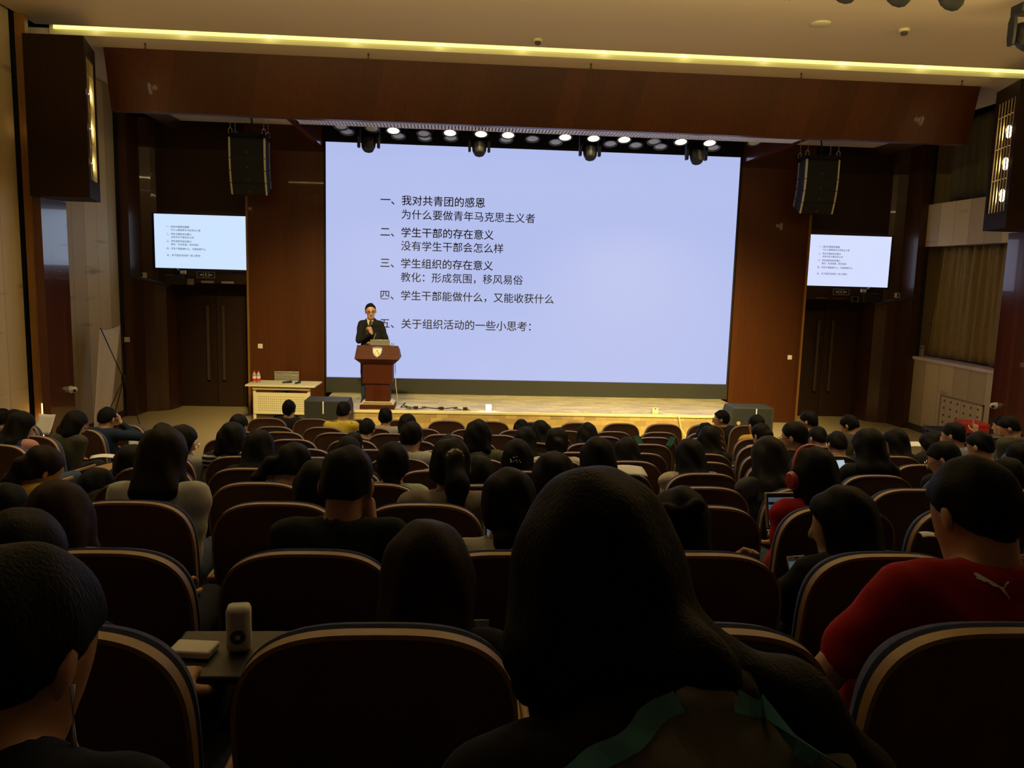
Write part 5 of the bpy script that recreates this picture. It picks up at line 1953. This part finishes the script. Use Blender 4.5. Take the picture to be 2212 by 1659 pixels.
def person(pid, lab, loc, H, yaw, pitch, style, hcol, top, arms, near=False, rz=0.0, face=False, detail=False, stand=False, roll=0.0, w=1.0):
    """H: head centre in local coordinates (origin on the floor at the seat-back line, +y towards the stage)"""
    H = np.array(H, float)
    Rh = rot_zx(yaw, pitch, roll)
    A = lambda x, y, z: H + Rh @ np.array([x, y, z])
    N = H + 0.55 * (Rh @ np.array([0, -.045, -.145])) + 0.45 * np.array([0, -.06, -.14])
    P = np.array([H[0] * 0.12, 0.345, 0.575]) if not stand else np.array([H[0] * 0.6, 0.0, 0.86])
    if pid == 'p65':
        N = H + np.array([.085, -.13, -.095])
    ax = unit(N - P)
    side = np.array([1.0, 0, 0])
    back = unit(np.cross(ax, side)) * -1
    back = back if back[1] < 0 else -back
    Cc = P + (N - P) * 0.60 + back * 0.02
    Wst = P + (N - P) * 0.28 + back * 0.015
    by = yaw * 0.22
    tw = rot_zx(by, 0)
    shw = (.150 if stand else .164) * w
    SH = {}
    for q in (-1, 1):
        SH[q] = N + tw @ np.array([q * shw, 0.012, 0]) + (P - N) * (0.17 if stand else (0.30 if pid == 'p65' else (0.05 if pid == 'p58' else 0.075)))
    ARM = {}
    L1, L2 = .285, .245
    for q in (-1, 1):
        S = SH[q]
        a = arms.get(q, 'lap')
        curl = 32
        dirn = None
        nrm_ = np.array([0, 0, -1.0])
        if a == 'lap':
            W = np.array([P[0] + q * .05, P[1] + .14, .66])
            pole = (q * .06, -.5, -.9)
        elif a == 'cheek':
            W = A(q * .085, .045, -.12)
            pole = (q * 1.5, .3, -.8)
            dirn, nrm_, curl = Rh @ np.array([-q * .15, -.1, 1.0]), Rh @ np.array([-q, 0, 0]), 42
        elif a == 'headtop':
            W = A(q * .11, .085, -.02)
            pole = (q * .8, .9, -1.0)
            dirn, nrm_, curl = Rh @ np.array([-q * .45, -.25, 1.0]), Rh @ np.array([-q, -.4, 0]), 30
        elif a == 'chin':
            W = A(q * .03, .115, -.20)
            pole = (q * 1.0, -.1, -1.0)
            dirn, nrm_, curl = Rh @ np.array([0, -.2, 1.0]), Rh @ np.array([-q * .3, -1, 0]), 55
        elif a == 'phone':
            W = np.array([S[0] + q * .10, S[1] + .33, S[2] - .14])
            pole = (q * .7, -.3, -1.0)
            dirn, nrm_, curl = np.array([-q * .1, .6, .5]), np.array([-q * .8, 0, .5]), 50
        elif a == 'finger':
            W = np.array([S[0] + q * .16, S[1] + .10, S[2] + .06])
            pole = (q * .9, -.2, -1.0)
            dirn, nrm_, curl = np.array([0, .1, 1.0]), np.array([0, 1.0, 0]), 60
        elif a == 'desk' and q < 0:
            W = np.array([S[0], S[1] + .17, .75])
            pole = (q * .85, -.1, -1.0)
        elif a == 'desk':
            W = np.array([S[0] + q * .12, S[1] + .05, .68])
            pole = (q * .6, -.8, -.6)
        elif a == 'mic':
            W = np.array([N[0] - .035, N[1] + .27, N[2] - .19])
            pole = (q * 1.0, -.15, -.9)
            dirn, nrm_, curl = np.array([.25, .0, .9]), np.array([.7, -.5, -.1]), 62
        elif a == 'open':
            W = np.array([S[0] - q * .02, S[1] + .24, N[2] - .37])
            pole = (q * .6, -.6, -.6)
            dirn, nrm_, curl = np.array([-q * .75, .45, .12]), np.array([-q * .35, -.3, .85]), 12
        E, W = ik(S, W, L1, L2, pole)
        if a == 'lap' and not stand:
            E[0] = np.clip(E[0], -.20, .20)
            E[2] = max(E[2], .60)
        fd = unit(W - E)
        ARM[q] = (S, E, W, fd if dirn is None else unit(dirn), nrm_, curl)
    legs = {}
    for q in (-1, 1):
        if stand:
            legs[q] = [P + np.array([q * .09, 0, -.03]), np.array([P[0] + q * .10, .03, .50]), np.array([P[0] + q * .11, -.01, .09])]
        else:
            legs[q] = [P + np.array([q * .09, 0, -.02]), np.array([P[0] + q * .13, .66, .555]), np.array([P[0] + q * .13, .67, .10])]

    root = bpy.data.objects.new('person', None)
    # ---- body (the root itself)
    hh = 0.0055 if detail else (0.009 if near or face else 0.012)
    vis = [q for q in (-1, 1) if arms.get(q, 'lap') not in ('lap',)]
    zones = [(H, np.array([.105, .125, .135]), hh)]
    for q in (-1, 1):
        hc = ARM[q][2] + ARM[q][3] * .09
        rr = 0.11
        zones.append((hc, np.array([rr, rr, rr]), 0.0055 if (q in vis and (near or detail or face)) else 0.009))
    pts = np.array([H + .15, H - .15, P + .2, P - .2] + [ARM[q][i] for q in (-1, 1) for i in (1, 2)] + [l for q in (-1, 1) for l in legs[q]] + [ARM[q][2] + ARM[q][3] * .24 for q in (-1, 1)])
    lo, hi = pts.min(0) - .12, pts.max(0) + .12
    lo[2] = -0.01
    if not stand:
        hi[1] = max(hi[1], .95)
    else:
        hi[1] = max(hi[1], .28)
    f = Field(lo, hi, 0.024, zones)
    sh_ = -0.012
    f.ell(P + np.array([0, -.01, .02]), (.145, .10, .11), k=.05)
    f.cap(P + np.array([0, 0, .05]), Wst, .115 + sh_, .118 + sh_, .05)
    f.ell(Cc, (.148, .098, .17), rot_zx(by, -math.degrees(math.atan2((N - P)[1], (N - P)[2])) * -1), .06)
    f.cap(SH[-1] * .75 + N * .25, SH[1] * .75 + N * .25, .050, .050, .05)
    f.cap(N + np.array([0, .01, -.05]), A(0, -.035, -.05), .055 * w, .053, .03)
    for q in (-1, 1):
        S, E, W, d, n_, cu = ARM[q]
        f.cap(S, E, .048 + sh_ * .5, .038, .03)
        f.cap(E, W, .038, .026, .015)
        hand(f, W, d, n_, -1 if q > 0 else 1, cu, 0.0088 if (near or detail or face) else 0.0098, point=(arms.get(q) == 'finger'))
        a, b, c = legs[q]
        f.cap(a, b, .075, .052, .03)
        f.cap(b, c, .050, .036, .02)
        f.cap(c + np.array([0, 0, -.03]), c + np.array([q * .01, .15, -.062]), .032, .024, .02)
    head_sdf(f, H, Rh, detail)
    if face or detail:
        def fm(cn):
            L = (cn - H) @ Rh
            out = np.zeros(len(cn), int)
            lip = (np.abs(L[:, 0]) < .024) & (L[:, 2] < -.052) & (L[:, 2] > -.077) & (L[:, 1] > .080)
            out[lip] = 1
            if detail:
                for q in (-1, 1):
                    e = (np.abs(L[:, 0] - q * .031) < .012) & (np.abs(L[:, 2] - .005) < .0055) & (L[:, 1] > .078)
                    out[e] = 2
                    br = (L[:, 0] * q > .014) & (L[:, 0] * q < .048) & (np.abs(L[:, 2] - .0245) < .0045) & (L[:, 1] > .07)
                    out[br] = 3
            return out
        body = f.obj('person', ['skin', 'lips', 'eye', 'hair_k'], None, fm)
    else:
        body = f.obj('person', 'skin', None)
    bpy.data.objects.remove(root)
    body.location = loc
    body.rotation_euler = (0, 0, rz)
    tag(body, lab, 'person', 'audience members' if not stand else None)
    hair_sdf(style, H, Rh, N, Cc, hcol, body, near, abs(hash(pid)) % 1000 if False else sum(ord(c) for c in pid), 1.0)
    # ---- top
    short = pid in SHORT_SLEEVE
    f = Field(lo + 0.02, hi - 0.02, 0.008 if pid == 'p65' else (0.013 if near or stand else 0.019))
    o = .010
    f.ell(P + np.array([0, -.01, .04]), (.165, .118, .12), k=.05)
    f.cap(P + np.array([0, 0, .05]), Wst, .150 if stand else .128, .155 if stand else .128, .05)
    f.ell(Cc, (.163, .112, .18), rot_zx(by, math.degrees(math.atan2((N - P)[1], (N - P)[2]))), .06)
    f.cap(SH[-1] * .78 + N * .22, SH[1] * .78 + N * .22, .060, .060, .05)
    f.cap(N + np.array([0, .005, -.06]), N + np.array([0, .0, -.005]), .085 * w, .066, .05)
    bulky = top in ('jacket', 'beige', 'denim', 'hood', 'greyw', 'pink', 'navy', 'olivej', 'suit') or stand
    for q in (-1, 1):
        S, E, W, d, n_, cu = ARM[q]
        r0 = .060 if bulky else .054
        if short:
            f.cap(S, S + (E - S) * .62, r0, .056, .035)
        else:
            f.cap(S, E, r0, .050 if bulky else .045, .035)
            f.cap(E, E + (W - E) * .94, .048 if bulky else .043, .036 if bulky else .031, .02)
    if top in ('denim', 'beige', 'white', 'taupe', 'suit', 'olivej', 'jacket') or stand:
        for i in range(10):
            a0, a1 = PI * 2 * i / 10, PI * 2 * (i + 1) / 10
            if stand and (abs(i - 2) <= 0):
                continue
            c0 = N + np.array([.066 * math.cos(a0), .062 * math.sin(a0) + .005, .008 + .012 * math.sin(-a0)])
            c1 = N + np.array([.066 * math.cos(a1), .062 * math.sin(a1) + .005, .008 + .012 * math.sin(-a1)])
            f.cap(c0, c1, .017, .017, .012)
    if top in ('hood', 'navy', 'fluffy'):
        for i in range(7):
            a0, a1 = PI + PI * i / 7, PI + PI * (i + 1) / 7
            f.cap(N + np.array([.085 * math.cos(a0), .075 * math.sin(a0) + .01, -.012]), N + np.array([.085 * math.cos(a1), .075 * math.sin(a1) + .01, -.012]), .034, .034, .02)
    X, Y, Z = f.grid()
    if near or stand:
        f.F += (0.004 * np.sin(Z * 60 + 6 * np.sin(X * 9) + Y * 20) * np.sin(X * 14 + 1.3)).astype(np.float32)
    # neck opening and hem
    f.F[:] = np.maximum(f.F, -(np.sqrt((X - N[0]) ** 2 + (Y - N[1] - .02) ** 2 + ((Z - N[2] - .055) * 1.0) ** 2) - .060))
    f.F[:] = np.maximum(f.F, (P[2] - .05 if not stand else P[2] - .10) - Z + 0 * X)
    mats_, fmat = 'cloth_' + top, None
    if pid == 'p65':
        mats_ = ['cloth_jacket', 'cloth_black']

        def fmat(cn):
            t = np.clip((N[2] - .01 - cn[:, 2]) / .34, 0, 1)
            return (cn[:, 2] > N[2] + .055 - .62 * np.abs(cn[:, 0] - N[0])).astype(int) | (np.abs(cn[:, 0] - N[0]) > .23).astype(int)
    if stand:
        mats_ = ['cloth_black', 'cloth_shirtw']

        def fmat(cn):
            t = np.clip((N[2] + .03 - cn[:, 2]) / .17, 0, 1)
            return ((np.abs(cn[:, 0] - N[0] - .005) < .060 * (1 - t)) & (cn[:, 1] > N[1])).astype(int)
    shirt = f.obj('jacket' if bulky else ('t_shirt' if short else 'sweater'), mats_, body, fmat)
    # ---- trousers and shoes
    f = Field(lo, hi, 0.024)
    f.ell(P + np.array([0, -.01, .0]), (.17, .125, .12), k=.05)
    for q in (-1, 1):
        a, b, c = legs[q]
        f.cap(a, b, .088, .066, .03)
        f.cap(b, c + np.array([0, 0, .02]), .066, .052, .02)
    X, Y, Z = f.grid()
    f.F[:] = np.maximum(f.F, Z - (P[2] + .06) + 0 * X)
    f.obj('trousers', 'cloth_' + ('jeans' if sum(map(ord, pid)) % 3 == 0 else LEGS), body)
    for q in (-1, 1):
        c = legs[q][2]
        f = Field(c - np.array([.09, .12, .10]), c + np.array([.09, .26, .09]), 0.017)
        f.cap(c + np.array([0, -.03, -.045]), c + np.array([q * .01, .15, -.055]), .042, .034, .02)
        f.cap(c + np.array([0, 0, -.02]), c + np.array([0, .04, -.035]), .045, .042, .02)
        X, Y, Z = f.grid()
        f.F[:] = np.maximum(f.F, .004 - Z + 0 * X)
        f.obj('shoe', 'cloth_shoe', body)
    return dict(body=body, shirt=shirt, H=H, Rh=Rh, N=N, P=P, ARM=ARM, A=A, C=Cc)


def glasses(p, mt='black_metal'):
    A = p['A']
    m = MB()
    for q in (-1, 1):
        ring = [A(q * .033 + .024 * math.cos(t), .106 - .002 * abs(math.cos(t)), .004 + .018 * math.sin(t)) for t in np.linspace(0, 2 * PI, 15)]
        m.tube(ring, 0.0022, 5)
        m.tube([A(q * .057, .104, .008), A(q * .082, .07, .008), A(q * .086, -.01, .006)], 0.002, 5)
    m.tube([A(-.009, .107, .006), A(.009, .107, .006)], 0.002, 5)
    return m.obj('glasses', mt, p['body'], smooth=True)


def decal(p, name, mt, shape_fn, off=0.004):
    """lay a small flat shape on the back of the shirt; shape_fn gives local (x, z) polygons"""
    me = p['shirt'].data
    bv = BVHTree.FromPolygons([v.co for v in me.vertices], [tuple(q.vertices) for q in me.polygons])
    m = MB()
    for poly in shape_fn:
        tr = []
        for x, z in poly:
            h = bv.ray_cast(Vector((x, -1.5, z)), Vector((0, 1, 0)))
            y = h[0].y - off if h[0] is not None else p['N'][1] - .1
            tr.append((x, y, z))
        m.add(tr, [tuple(range(len(tr)))])
    return m.obj(name, mt, p['shirt'])


def strip_polys(pts, w):
    out = []
    for i in range(len(pts) - 1):
        (x0, z0), (x1, z1) = pts[i], pts[i + 1]
        L = math.hypot(x1 - x0, z1 - z0)
        nx, nz = -(z1 - z0) / L * w / 2, (x1 - x0) / L * w / 2
        out.append([(x0 + nx, z0 + nz), (x1 + nx, z1 + nz), (x1 - nx, z1 - nz), (x0 - nx, z0 - nz)])
    return out


ARMS = {'lap': {}, 'faceR': {1: 'cheek'}, 'headR': {1: 'headtop'}, 'chinR': {1: 'chin'}, 'chinL': {-1: 'chin'}, 'phoneL': {-1: 'phone'}, 'fingerL': {-1: 'finger'}, 'deskL': {-1: 'desk'}, 'deskR': {1: 'desk'}}
NEAR = {'p5', 'p6', 'p7', 'p8', 'p9', 'p10', 'p11', 'p18', 'p19', 'p29', 'p36', 'p58', 'p59', 'p60', 'p62', 'p63', 'p64', 'p65', 'p17', 'p45', 'p40'}
FACE = {'p13', 'p42', 'p46', 'p57', 'p50', 'p51', 'p52', 'p3', 'p2', 'p4', 'p47', 'p56a', 'p56b', 'p43', 'p44', 'p5', 'p60', 'p10'}
PPL = {}
for row_ in PEOPLE:
    pid, row, sx, hx, dy, hz, yaw, pit, st, hc, tc, arm, lab = row_
    if pid == 'p65':
        arms_ = {}
    arms_ = ARMS[arm]
    rz = R_(-14) if (row >= 6 and sx < -4.4) else 0.0
    loc_ = (sx, yk(row), fz(row))
    Hl = Vector((hx - sx, dy, hz))
    if rz:
        Hl = Matrix.Rotation(-rz, 3, 'Z') @ Hl
    PPL[pid] = person(pid, lab, loc_, tuple(Hl), yaw + math.degrees(rz) * 1.0, pit, st, hc, tc, arms_, near=pid in NEAR, rz=rz, face=pid in FACE,
                      w={'p18': 1.06, 'p58': 1.22, 'p10': 1.05, 'p9': 1.05, 'p65': 1.2}.get(pid, 1.0), roll={'p65': -4, 'p7': -10, 'p6': 8}.get(pid, 0))

# ------------------------------------------------------------ the speaker
spk = person('speaker', 'person in black jacket speaking into a microphone behind the lectern', (-3.0, 14.80, 0.467), (0.03, 0.02, 1.452), -10, 6, 'crop', 'k', 'black', {1: 'mic', -1: 'open'},
             near=True, rz=PI, face=True, detail=True, stand=True, roll=3)
spk['body'].scale = (1.15, 1.15, 1.15)
glasses(spk, 'bronze')
Mw = Matrix.LocRotScale(Vector((-3.0, 14.80, 0.467)), Matrix.Rotation(PI, 3, 'Z'), Vector((1.15, 1.15, 1.15)))
S_, E_, W_, d_, n_, c_ = spk['ARM'][1]
g = Vector(W_ + unit(d_) * .075 + unit(n_) * .028)
mouth = Vector(spk['A'](0, .125, -.105))
axm = (mouth - g).normalized()
o = thing('hand_microphone', 'black microphone held up in the right hand of the speaking person', 'microphone', (0, 0, 0))
m = MB()
m.cyl(Mw @ (g - axm * .11), Mw @ (g + axm * .10), 0.013, 0.018, 12)
m.obj('handle', 'black', o, smooth=True)
m = MB()
q_ = (Mw.to_3x3() @ axm).normalized().to_track_quat('Z', 'Y').to_matrix()
m.lathe([(0.0, -0.03), (0.022, -0.022), (0.029, 0.0), (0.022, 0.024), (0.0, 0.03)], Mw @ (g + axm * .118), 14, q_)
m.obj('head', 'dark_grey', o, smooth=True)
# watch
m = MB()
W2, d2 = spk['ARM'][-1][2], unit(spk['ARM'][-1][2] - spk['ARM'][-1][1])
qq = Vector(d2).to_track_quat('Z', 'Y').to_matrix()
m.lathe([(0.030, -0.008), (0.033, -0.008), (0.033, 0.008), (0.030, 0.008)], Vector(W2), 16, qq)
m.obj('wristwatch', 'gold', spk['body'], smooth=True)

# ------------------------------------------------------------ worn and carried details
for pid in ('p13', 'p42', 'p46', 'p57', 'p3'):
    glasses(PPL[pid], 'chrome' if pid in ('p57', 'p13') else 'black_metal')
p = PPL['p59']
A = p['A']
o = thing('headphones', 'red over-ear headphones on the head of the person in red', 'headphones', tuple(p['body'].location))
m = MB()
m.tube([A(.098 * math.cos(t) * (1.0 if t > 0 else 1), -.012, .0 + .135 * math.sin(t) * (1 if math.sin(t) > 0 else .3)) for t in np.linspace(-.1, PI + .1, 24)], 0.0115, 8)
m.obj('headband', 'headset_red', o, smooth=True)
for q in (-1, 1):
    m = MB()
    Rm = Matrix(p['Rh'].tolist()) @ Matrix.Rotation(R_(90 * q), 3, 'Y')
    m.lathe([(0.0, -0.012), (0.036, -0.012), (0.044, 0.0), (0.042, 0.02), (0.032, 0.032), (0.0, 0.036)], Vector(A(q * .094, -.005, -.015)), 20, Rm)
    m.obj('ear_cup', 'headset_red', o, smooth=True)
# collar trim and scarf
p = PPL['p3']
m = MB()
for dz in (0.0, 0.016):
    m.tube([p['N'] + np.array([(.074 + dz) * math.cos(t), (.072 + dz) * math.sin(t) + .0, .004 - dz + .01 * math.sin(t)]) for t in np.linspace(PI * .8, PI * 2.2, 16)], 0.005, 6)
m.obj('collar_trim', 'paper', p['shirt'], smooth=True)
p = PPL['p2']
f = Field(p['N'] - .22, p['N'] + .22, .012)
for i in range(12):
    a0, a1 = 2 * PI * i / 12, 2 * PI * (i + 1) / 12
    f.cap(p['N'] + np.array([.088 * math.cos(a0), .08 * math.sin(a0), .004]), p['N'] + np.array([.088 * math.cos(a1), .08 * math.sin(a1), .004]), .040, .040, .02)
f.cap(p['N'] + np.array([-.12, -.05, -.02]), p['N'] + np.array([.11, -.05, -.03]), .04, .04, .03)
f.obj('scarf', 'cloth_navy', p['body'])
# ponytail tie
p = PPL['p29']
m = MB()
Rq = Vector(p['Rh'] @ np.array([.1, -1.0, .2])).to_track_quat('Z', 'Y').to_matrix()
for i in range(16):
    t = 2 * PI * i / 16
    v = Rq @ Vector((.022 * math.cos(t), .022 * math.sin(t), 0.004 * math.sin(5 * t)))
    v2 = Rq @ Vector((.022 * math.cos(t + .4), .022 * math.sin(t + .4), 0.004 * math.sin(5 * t + 2)))
    c0 = Vector(p['A'](.02, -.128, .030))
    m.cyl(c0 + v, c0 + v2, 0.0165, n=8)
m.obj('hair_tie', 'cloth_yellow_tie', p['body'], smooth=True)
p = PPL['p31']
m = MB()
for i in range(14):
    a = rnd.uniform(-.035, .035)
    m.lathe([(0, -.005), (.005, 0), (0, .005)], Vector(p['A'](-.02 + a, -.125, -.03 + rnd.uniform(-.02, .02))), 6)
m.obj('hair_clip', 'chrome', p['body'])
# letters on the olive jacket
p = PPL['p30']
def letter_polys(w):
    out = []
    for pts in ([(0, 0), (0.005, .07)], [(0.005, .07), (.045, .0)], [(.045, 0), (.05, .07)]):
        out += strip_polys([(a - .005, b) for a, b in pts], w)
    for pts in ([(.0, .055), (.028, .03)], [(.06, .06), (.028, .03)], [(.028, .03), (.022, -.02)]):
        out += strip_polys([(a, b) for a, b in pts], w)
    return [[(x + .075 + p['N'][0], z * 1.1 + p['N'][2] - .13) for x, z in q] for q in out]
decal(p, 'jacket_letters_edge', 'paper', letter_polys(.020), .004)
decal(p, 'jacket_letters', 'black', letter_polys(.011), .007)
# leaping cat mark on the red shirt
p = PPL['p58']
cat = [(613, 655), (625, 628), (690, 645), (625, 610), (622, 570), (700, 562), (830, 625), (950, 690), (1080, 765), (1150, 795), (1185, 765), (1230, 700), (1300, 652), (1330, 675), (1300, 705), (1245, 735), (1190, 800), (1165, 815), (1190, 870), (1230, 940), (1275, 1040), (1240, 1045), (1205, 970), (1140, 905), (1060, 800), (1000, 785), (930, 780), (830, 705), (760, 712), (690, 680)]
S0 = 0.062 / 720
cx_, cz_ = p['N'][0] - .050, p['N'][2] + .020
PTS = [((x - 960) * S0, -(y - 760) * S0) for x, y in cat]
tri = []
ear = list(range(len(PTS)))


def area(a, b, c):
    return (b[0] - a[0]) * (c[1] - a[1]) - (c[0] - a[0]) * (b[1] - a[1])


tot = sum(PTS[i][0] * PTS[(i + 1) % len(PTS)][1] - PTS[(i + 1) % len(PTS)][0] * PTS[i][1] for i in range(len(PTS)))
if tot < 0:
    PTS = PTS[::-1]
while len(ear) > 3:
    done = False
    for k in range(len(ear)):
        a, b, c = [PTS[ear[(k + d) % len(ear)]] for d in (-1, 0, 1)]
        if area(a, b, c) <= 0:
            continue
        if any(area(a, b, PTS[j]) >= 0 and area(b, c, PTS[j]) >= 0 and area(c, a, PTS[j]) >= 0 for j in ear if PTS[j] not in (a, b, c)):
            continue
        tri.append([a, b, c])
        ear.pop(k)
        done = True
        break
    if not done:
        break
tri.append([PTS[j] for j in ear])
decal(p, 'cat_mark', 'paper', [[(x + cx_, z + cz_) for x, z in t] for t in tri], .004)
# piping on the foreground jacket
p = PPL['p65']
N_ = p['N']
for q in (-1, 1):
    decal(p, 'piping', 'cloth_teal', strip_polys([(N_[0] + q * (.03 + .19 * t), N_[2] + .050 - .62 * (.03 + .19 * t)) for t in np.linspace(0, 1, 26)], .016), .006)
p = PPL['p63']
# labels, earphones of the nearest ones
p = PPL['p10']
m = MB()
m.tube([p['A'](.085, -.0, -.02), p['A'](.10, .01, -.08), p['N'] + np.array([.10, .06, -.02]), p['N'] + np.array([.12, .10, -.18])], 0.0035, 6)
m.obj('earphone_cord', 'vent_white', p['body'], smooth=True)

# ------------------------------------------------------------ things held or lying among the seats


def slab(name, label, cat, loc, size, mt, rz=0.0, rx=0.0, part='sheet', extra=None):
    o = thing(name, label, cat, loc)
    o.rotation_euler = (R_(rx), 0, R_(rz))
    m = MB()
    m.box((0, 0, 0), size)
    m.obj(part, mt, o, bevel=min(size) * 0.25)
    if extra:
        for nm, c, s, mt2 in extra:
            m = MB()
            m.box(c, s)
            m.obj(nm, mt2, o)
    return o


o = slab('carton', 'small pale carton with round green mark on the armrest tablet, left front', 'box', (-1.955, 1.87, 2.036), (0.056, 0.05, 0.112), 'paper', 8, 0, 'body')
m = MB()
m.cyl((0.0, -0.0265, -0.015), (0.0, -0.0255, -0.015), 0.0175, n=24)
m.obj('round_mark', 'green_mark', o)
m = MB()
m.cyl((0.0, -0.0272, -0.015), (0.0, -0.0262, -0.015), 0.006, n=20)
m.obj('mark_centre', 'paper', o)
slab('power_bank', 'cream power bank lying on the armrest tablet beside the carton', 'power bank', (-2.055, 1.85, 1.990), (0.10, 0.065, 0.018), 'white_plastic', -6, 0, 'body', [('ports', (-0.03, -0.033, 0.0), (0.016, 0.002, 0.006), 'black')])
p = PPL['p60']
hand_w = Vector(p['ARM'][-1][2] + p['ARM'][-1][3] * .09) + p['body'].location
o = slab('phone', 'white phone with lit screen held by the long-haired person near the red t-shirt', 'phone', (-0.255, 2.60, 1.88), (0.07, 0.008, 0.145), 'white_plastic', 12, -28, 'case', [('screen', (0, -0.0045, -0.004), (0.068, 0.002, 0.115), 'screen_blue'), ('earpiece', (0, -0.0045, 0.066), (0.016, 0.002, 0.003), 'black')])
slab('phone', 'bright lit phone held by the person with very long black hair', 'phone', (1.245, 5.36, 1.605), (0.07, 0.008, 0.13), 'black', 10, -30, 'case', [('screen', (0, -0.0045, 0), (0.062, 0.002, 0.11), 'phone_glow')])
for nm, lb, loc, w_, rz_, g in (('laptop', 'open laptop with pale blue screen in front of the red headphones', (0.305, 3.94, 1.622), 0.30, 4, True), ('laptop', 'laptop edge glowing blue beside the low bun', (-1.19, 2.95, 1.87), 0.30, 0, True)):
    o = thing(nm, lb, 'laptop', loc, R_(rz_))
    m = MB()
    m.bb(-w_ / 2, w_ / 2, -0.21, 0.0, -0.016, 0.0)
    m.obj('keyboard_base', 'laptop_silver', o, bevel=0.004)
    m = MB()
    M = Matrix.Rotation(R_(-14), 3, 'X')
    m.box(M @ Vector((0, 0.004, 0.095)), (w_, 0.008, 0.18), M)
    m.obj('lid', 'laptop_silver', o, bevel=0.003)
    m = MB()
    m.box(M @ Vector((0, -0.001, 0.095)), (w_ - 0.02, 0.002, 0.165), M)
    m.obj('bezel', 'black', o)
    m = MB()
    m.box(M @ Vector((0, -0.0025, 0.090)), (w_ - 0.032, 0.001, 0.14), M)
    sc_o = m.obj('screen', 'screen_blue', o)
    m = MB()
    m.box(M @ Vector((0, -0.0035, 0.130)), (w_ - 0.032, 0.001, 0.014), M)
    m.obj('window_bar', 'emblem_blue', sc_o)
PAPERS = [
    ('printed_sheet', 'printed paper sheet beside the neck of the person with low bun', (-1.325, 2.66, 1.945), (.09, .002, .09), 4, -10),
    ('printed_sheet', 'white paper bundle held at the far left edge', (-6.86, 9.85, 0.955), (.16, .002, .20), 20, -35),
    ('printed_sheet', 'grey printed sheet tilted between seats at the left column', (-6.42, 9.95, 0.93), (.22, .002, .26), -10, -30),
    ('printed_sheet', 'white sheets held up by the person resting head on hand', (-5.05, 9.15, 0.92), (.12, .002, .18), 30, -15),
    ('printed_sheet', 'white handout on the tablet before the olive sweater', (-4.93, 8.05, 0.985), (.21, .15, .002), 15, 0),
    ('printed_sheet', 'pale green sheet and clips on a tablet, right of centre', (-0.46, 4.55, 1.76), (.24, .12, .003), 6, 14),
    ('printed_sheet', 'white sheet lying on a tablet at the right wing', (3.50, 8.2, 1.185), (.2, .14, .002), -20, 10),
    ('printed_sheet', 'small white card by the long-haired head bowed low in front', (-1.385, 1.76, 2.075), (.045, .002, .05), 3, -12),
    ('printed_sheet', 'pale sheet between seats beside the red t-shirt neck', (0.45, 3.02, 1.895), (.06, .04, .002), 0, 12),
    ('tissue', 'crumpled pale tissue held near the right wing heads', (3.92, 8.1, 1.31), (.10, .05, .13), 20, 0),
    ('tissue', 'bit of white tissue left of the wide right seat', (-0.95, 1.75, 2.11), (.022, .02, .03), 20, 20),
]
for nm, lb, loc, sz, rz_, rx_ in PAPERS:
    o = thing(nm, lb, 'paper' if nm == 'printed_sheet' else 'tissue', loc)
    o.rotation_euler = (R_(rx_), 0, R_(rz_))
    m = MB()
    if nm == 'tissue':
        r_ = random.Random(3)
        m.lathe([(0.0, -.5), (.35, -.42), (.5, -.1), (.42, .25), (.2, .45), (0, .5)], (0, 0, 0), 11)
        m.v = [(a * sz[0] * (0.75 + .5 * r_.random()), b * sz[1] * (0.75 + .5 * r_.random()), c * sz[2]) for a, b, c in m.v]
    else:
        n = 6
        vs = []
        a_, b_ = (sz[0], sz[2]) if sz[1] < .01 else (sz[0], sz[1])
        for j in range(n + 1):
            for i in range(n + 1):
                x_, t_ = (i / n - .5) * a_, (j / n - .5) * b_
                w_ = .012 * math.sin(i / n * PI) * (a_ / .2) + .006 * math.sin(j / n * 3)
                vs.append((x_, w_, t_) if sz[1] < .01 else (x_, t_, w_))
        m.add(vs, [(j * (n + 1) + i, j * (n + 1) + i + 1, (j + 1) * (n + 1) + i + 1, (j + 1) * (n + 1) + i) for j in range(n) for i in range(n)])
    ob = m.obj('sheet', 'paper', o, smooth=True)
    if nm != 'tissue':
        md = ob.modifiers.new('thick', 'SOLIDIFY')
        md.thickness = 0.0015
o = thing('writing_board', 'tan wooden writing tablet folded out at the left wing seats', 'tablet', (-4.78, 7.62, 0.955))
o.rotation_euler = (R_(12), R_(-14), R_(-20))
m = MB()
m.prism([(-.16, -.12), (.10, -.14), (.17, -.06), (.15, .10), (.02, .15), (-.16, .12)], -0.009, 0.009, 'z')
m.obj('board', 'tablet_wood', o, bevel=0.004)
m = MB()
m.cyl((-0.12, 0, -0.009), (-0.14, 0, -0.32), 0.014, n=8)
m.obj('support', 'black_metal', o)
o = thing('shoulder_bag', 'dark bag with two green straps laid over a seat, right of centre', 'bag', (ce(8) + 0.57 * 4, yk(8) + 0.10, fz(8) + 0.60))
m = MB()
m.bb(-0.18, 0.18, 0.03, 0.17, -0.15, 0.22)
m.obj('body', 'black', o, bevel=0.04, seg=3)
for q in (-1, 1):
    m = MB()
    pts = [(q * 0.10, 0.02, 0.24), (q * 0.17, -0.05, 0.375), (q * 0.20, -0.10, 0.395), (q * 0.15, -0.135, 0.30), (q * 0.08, -0.125, 0.18)]
    vs = []
    for (x_, y_, z_) in pts:
        vs += [(x_ - .035, y_, z_), (x_ + .035, y_, z_)]
    m.add(vs, [(2 * i, 2 * i + 1, 2 * i + 3, 2 * i + 2) for i in range(len(pts) - 1)])
    ob = m.obj('strap', 'strap_green', o)
    md = ob.modifiers.new('thick', 'SOLIDIFY')
    md.thickness = 0.006
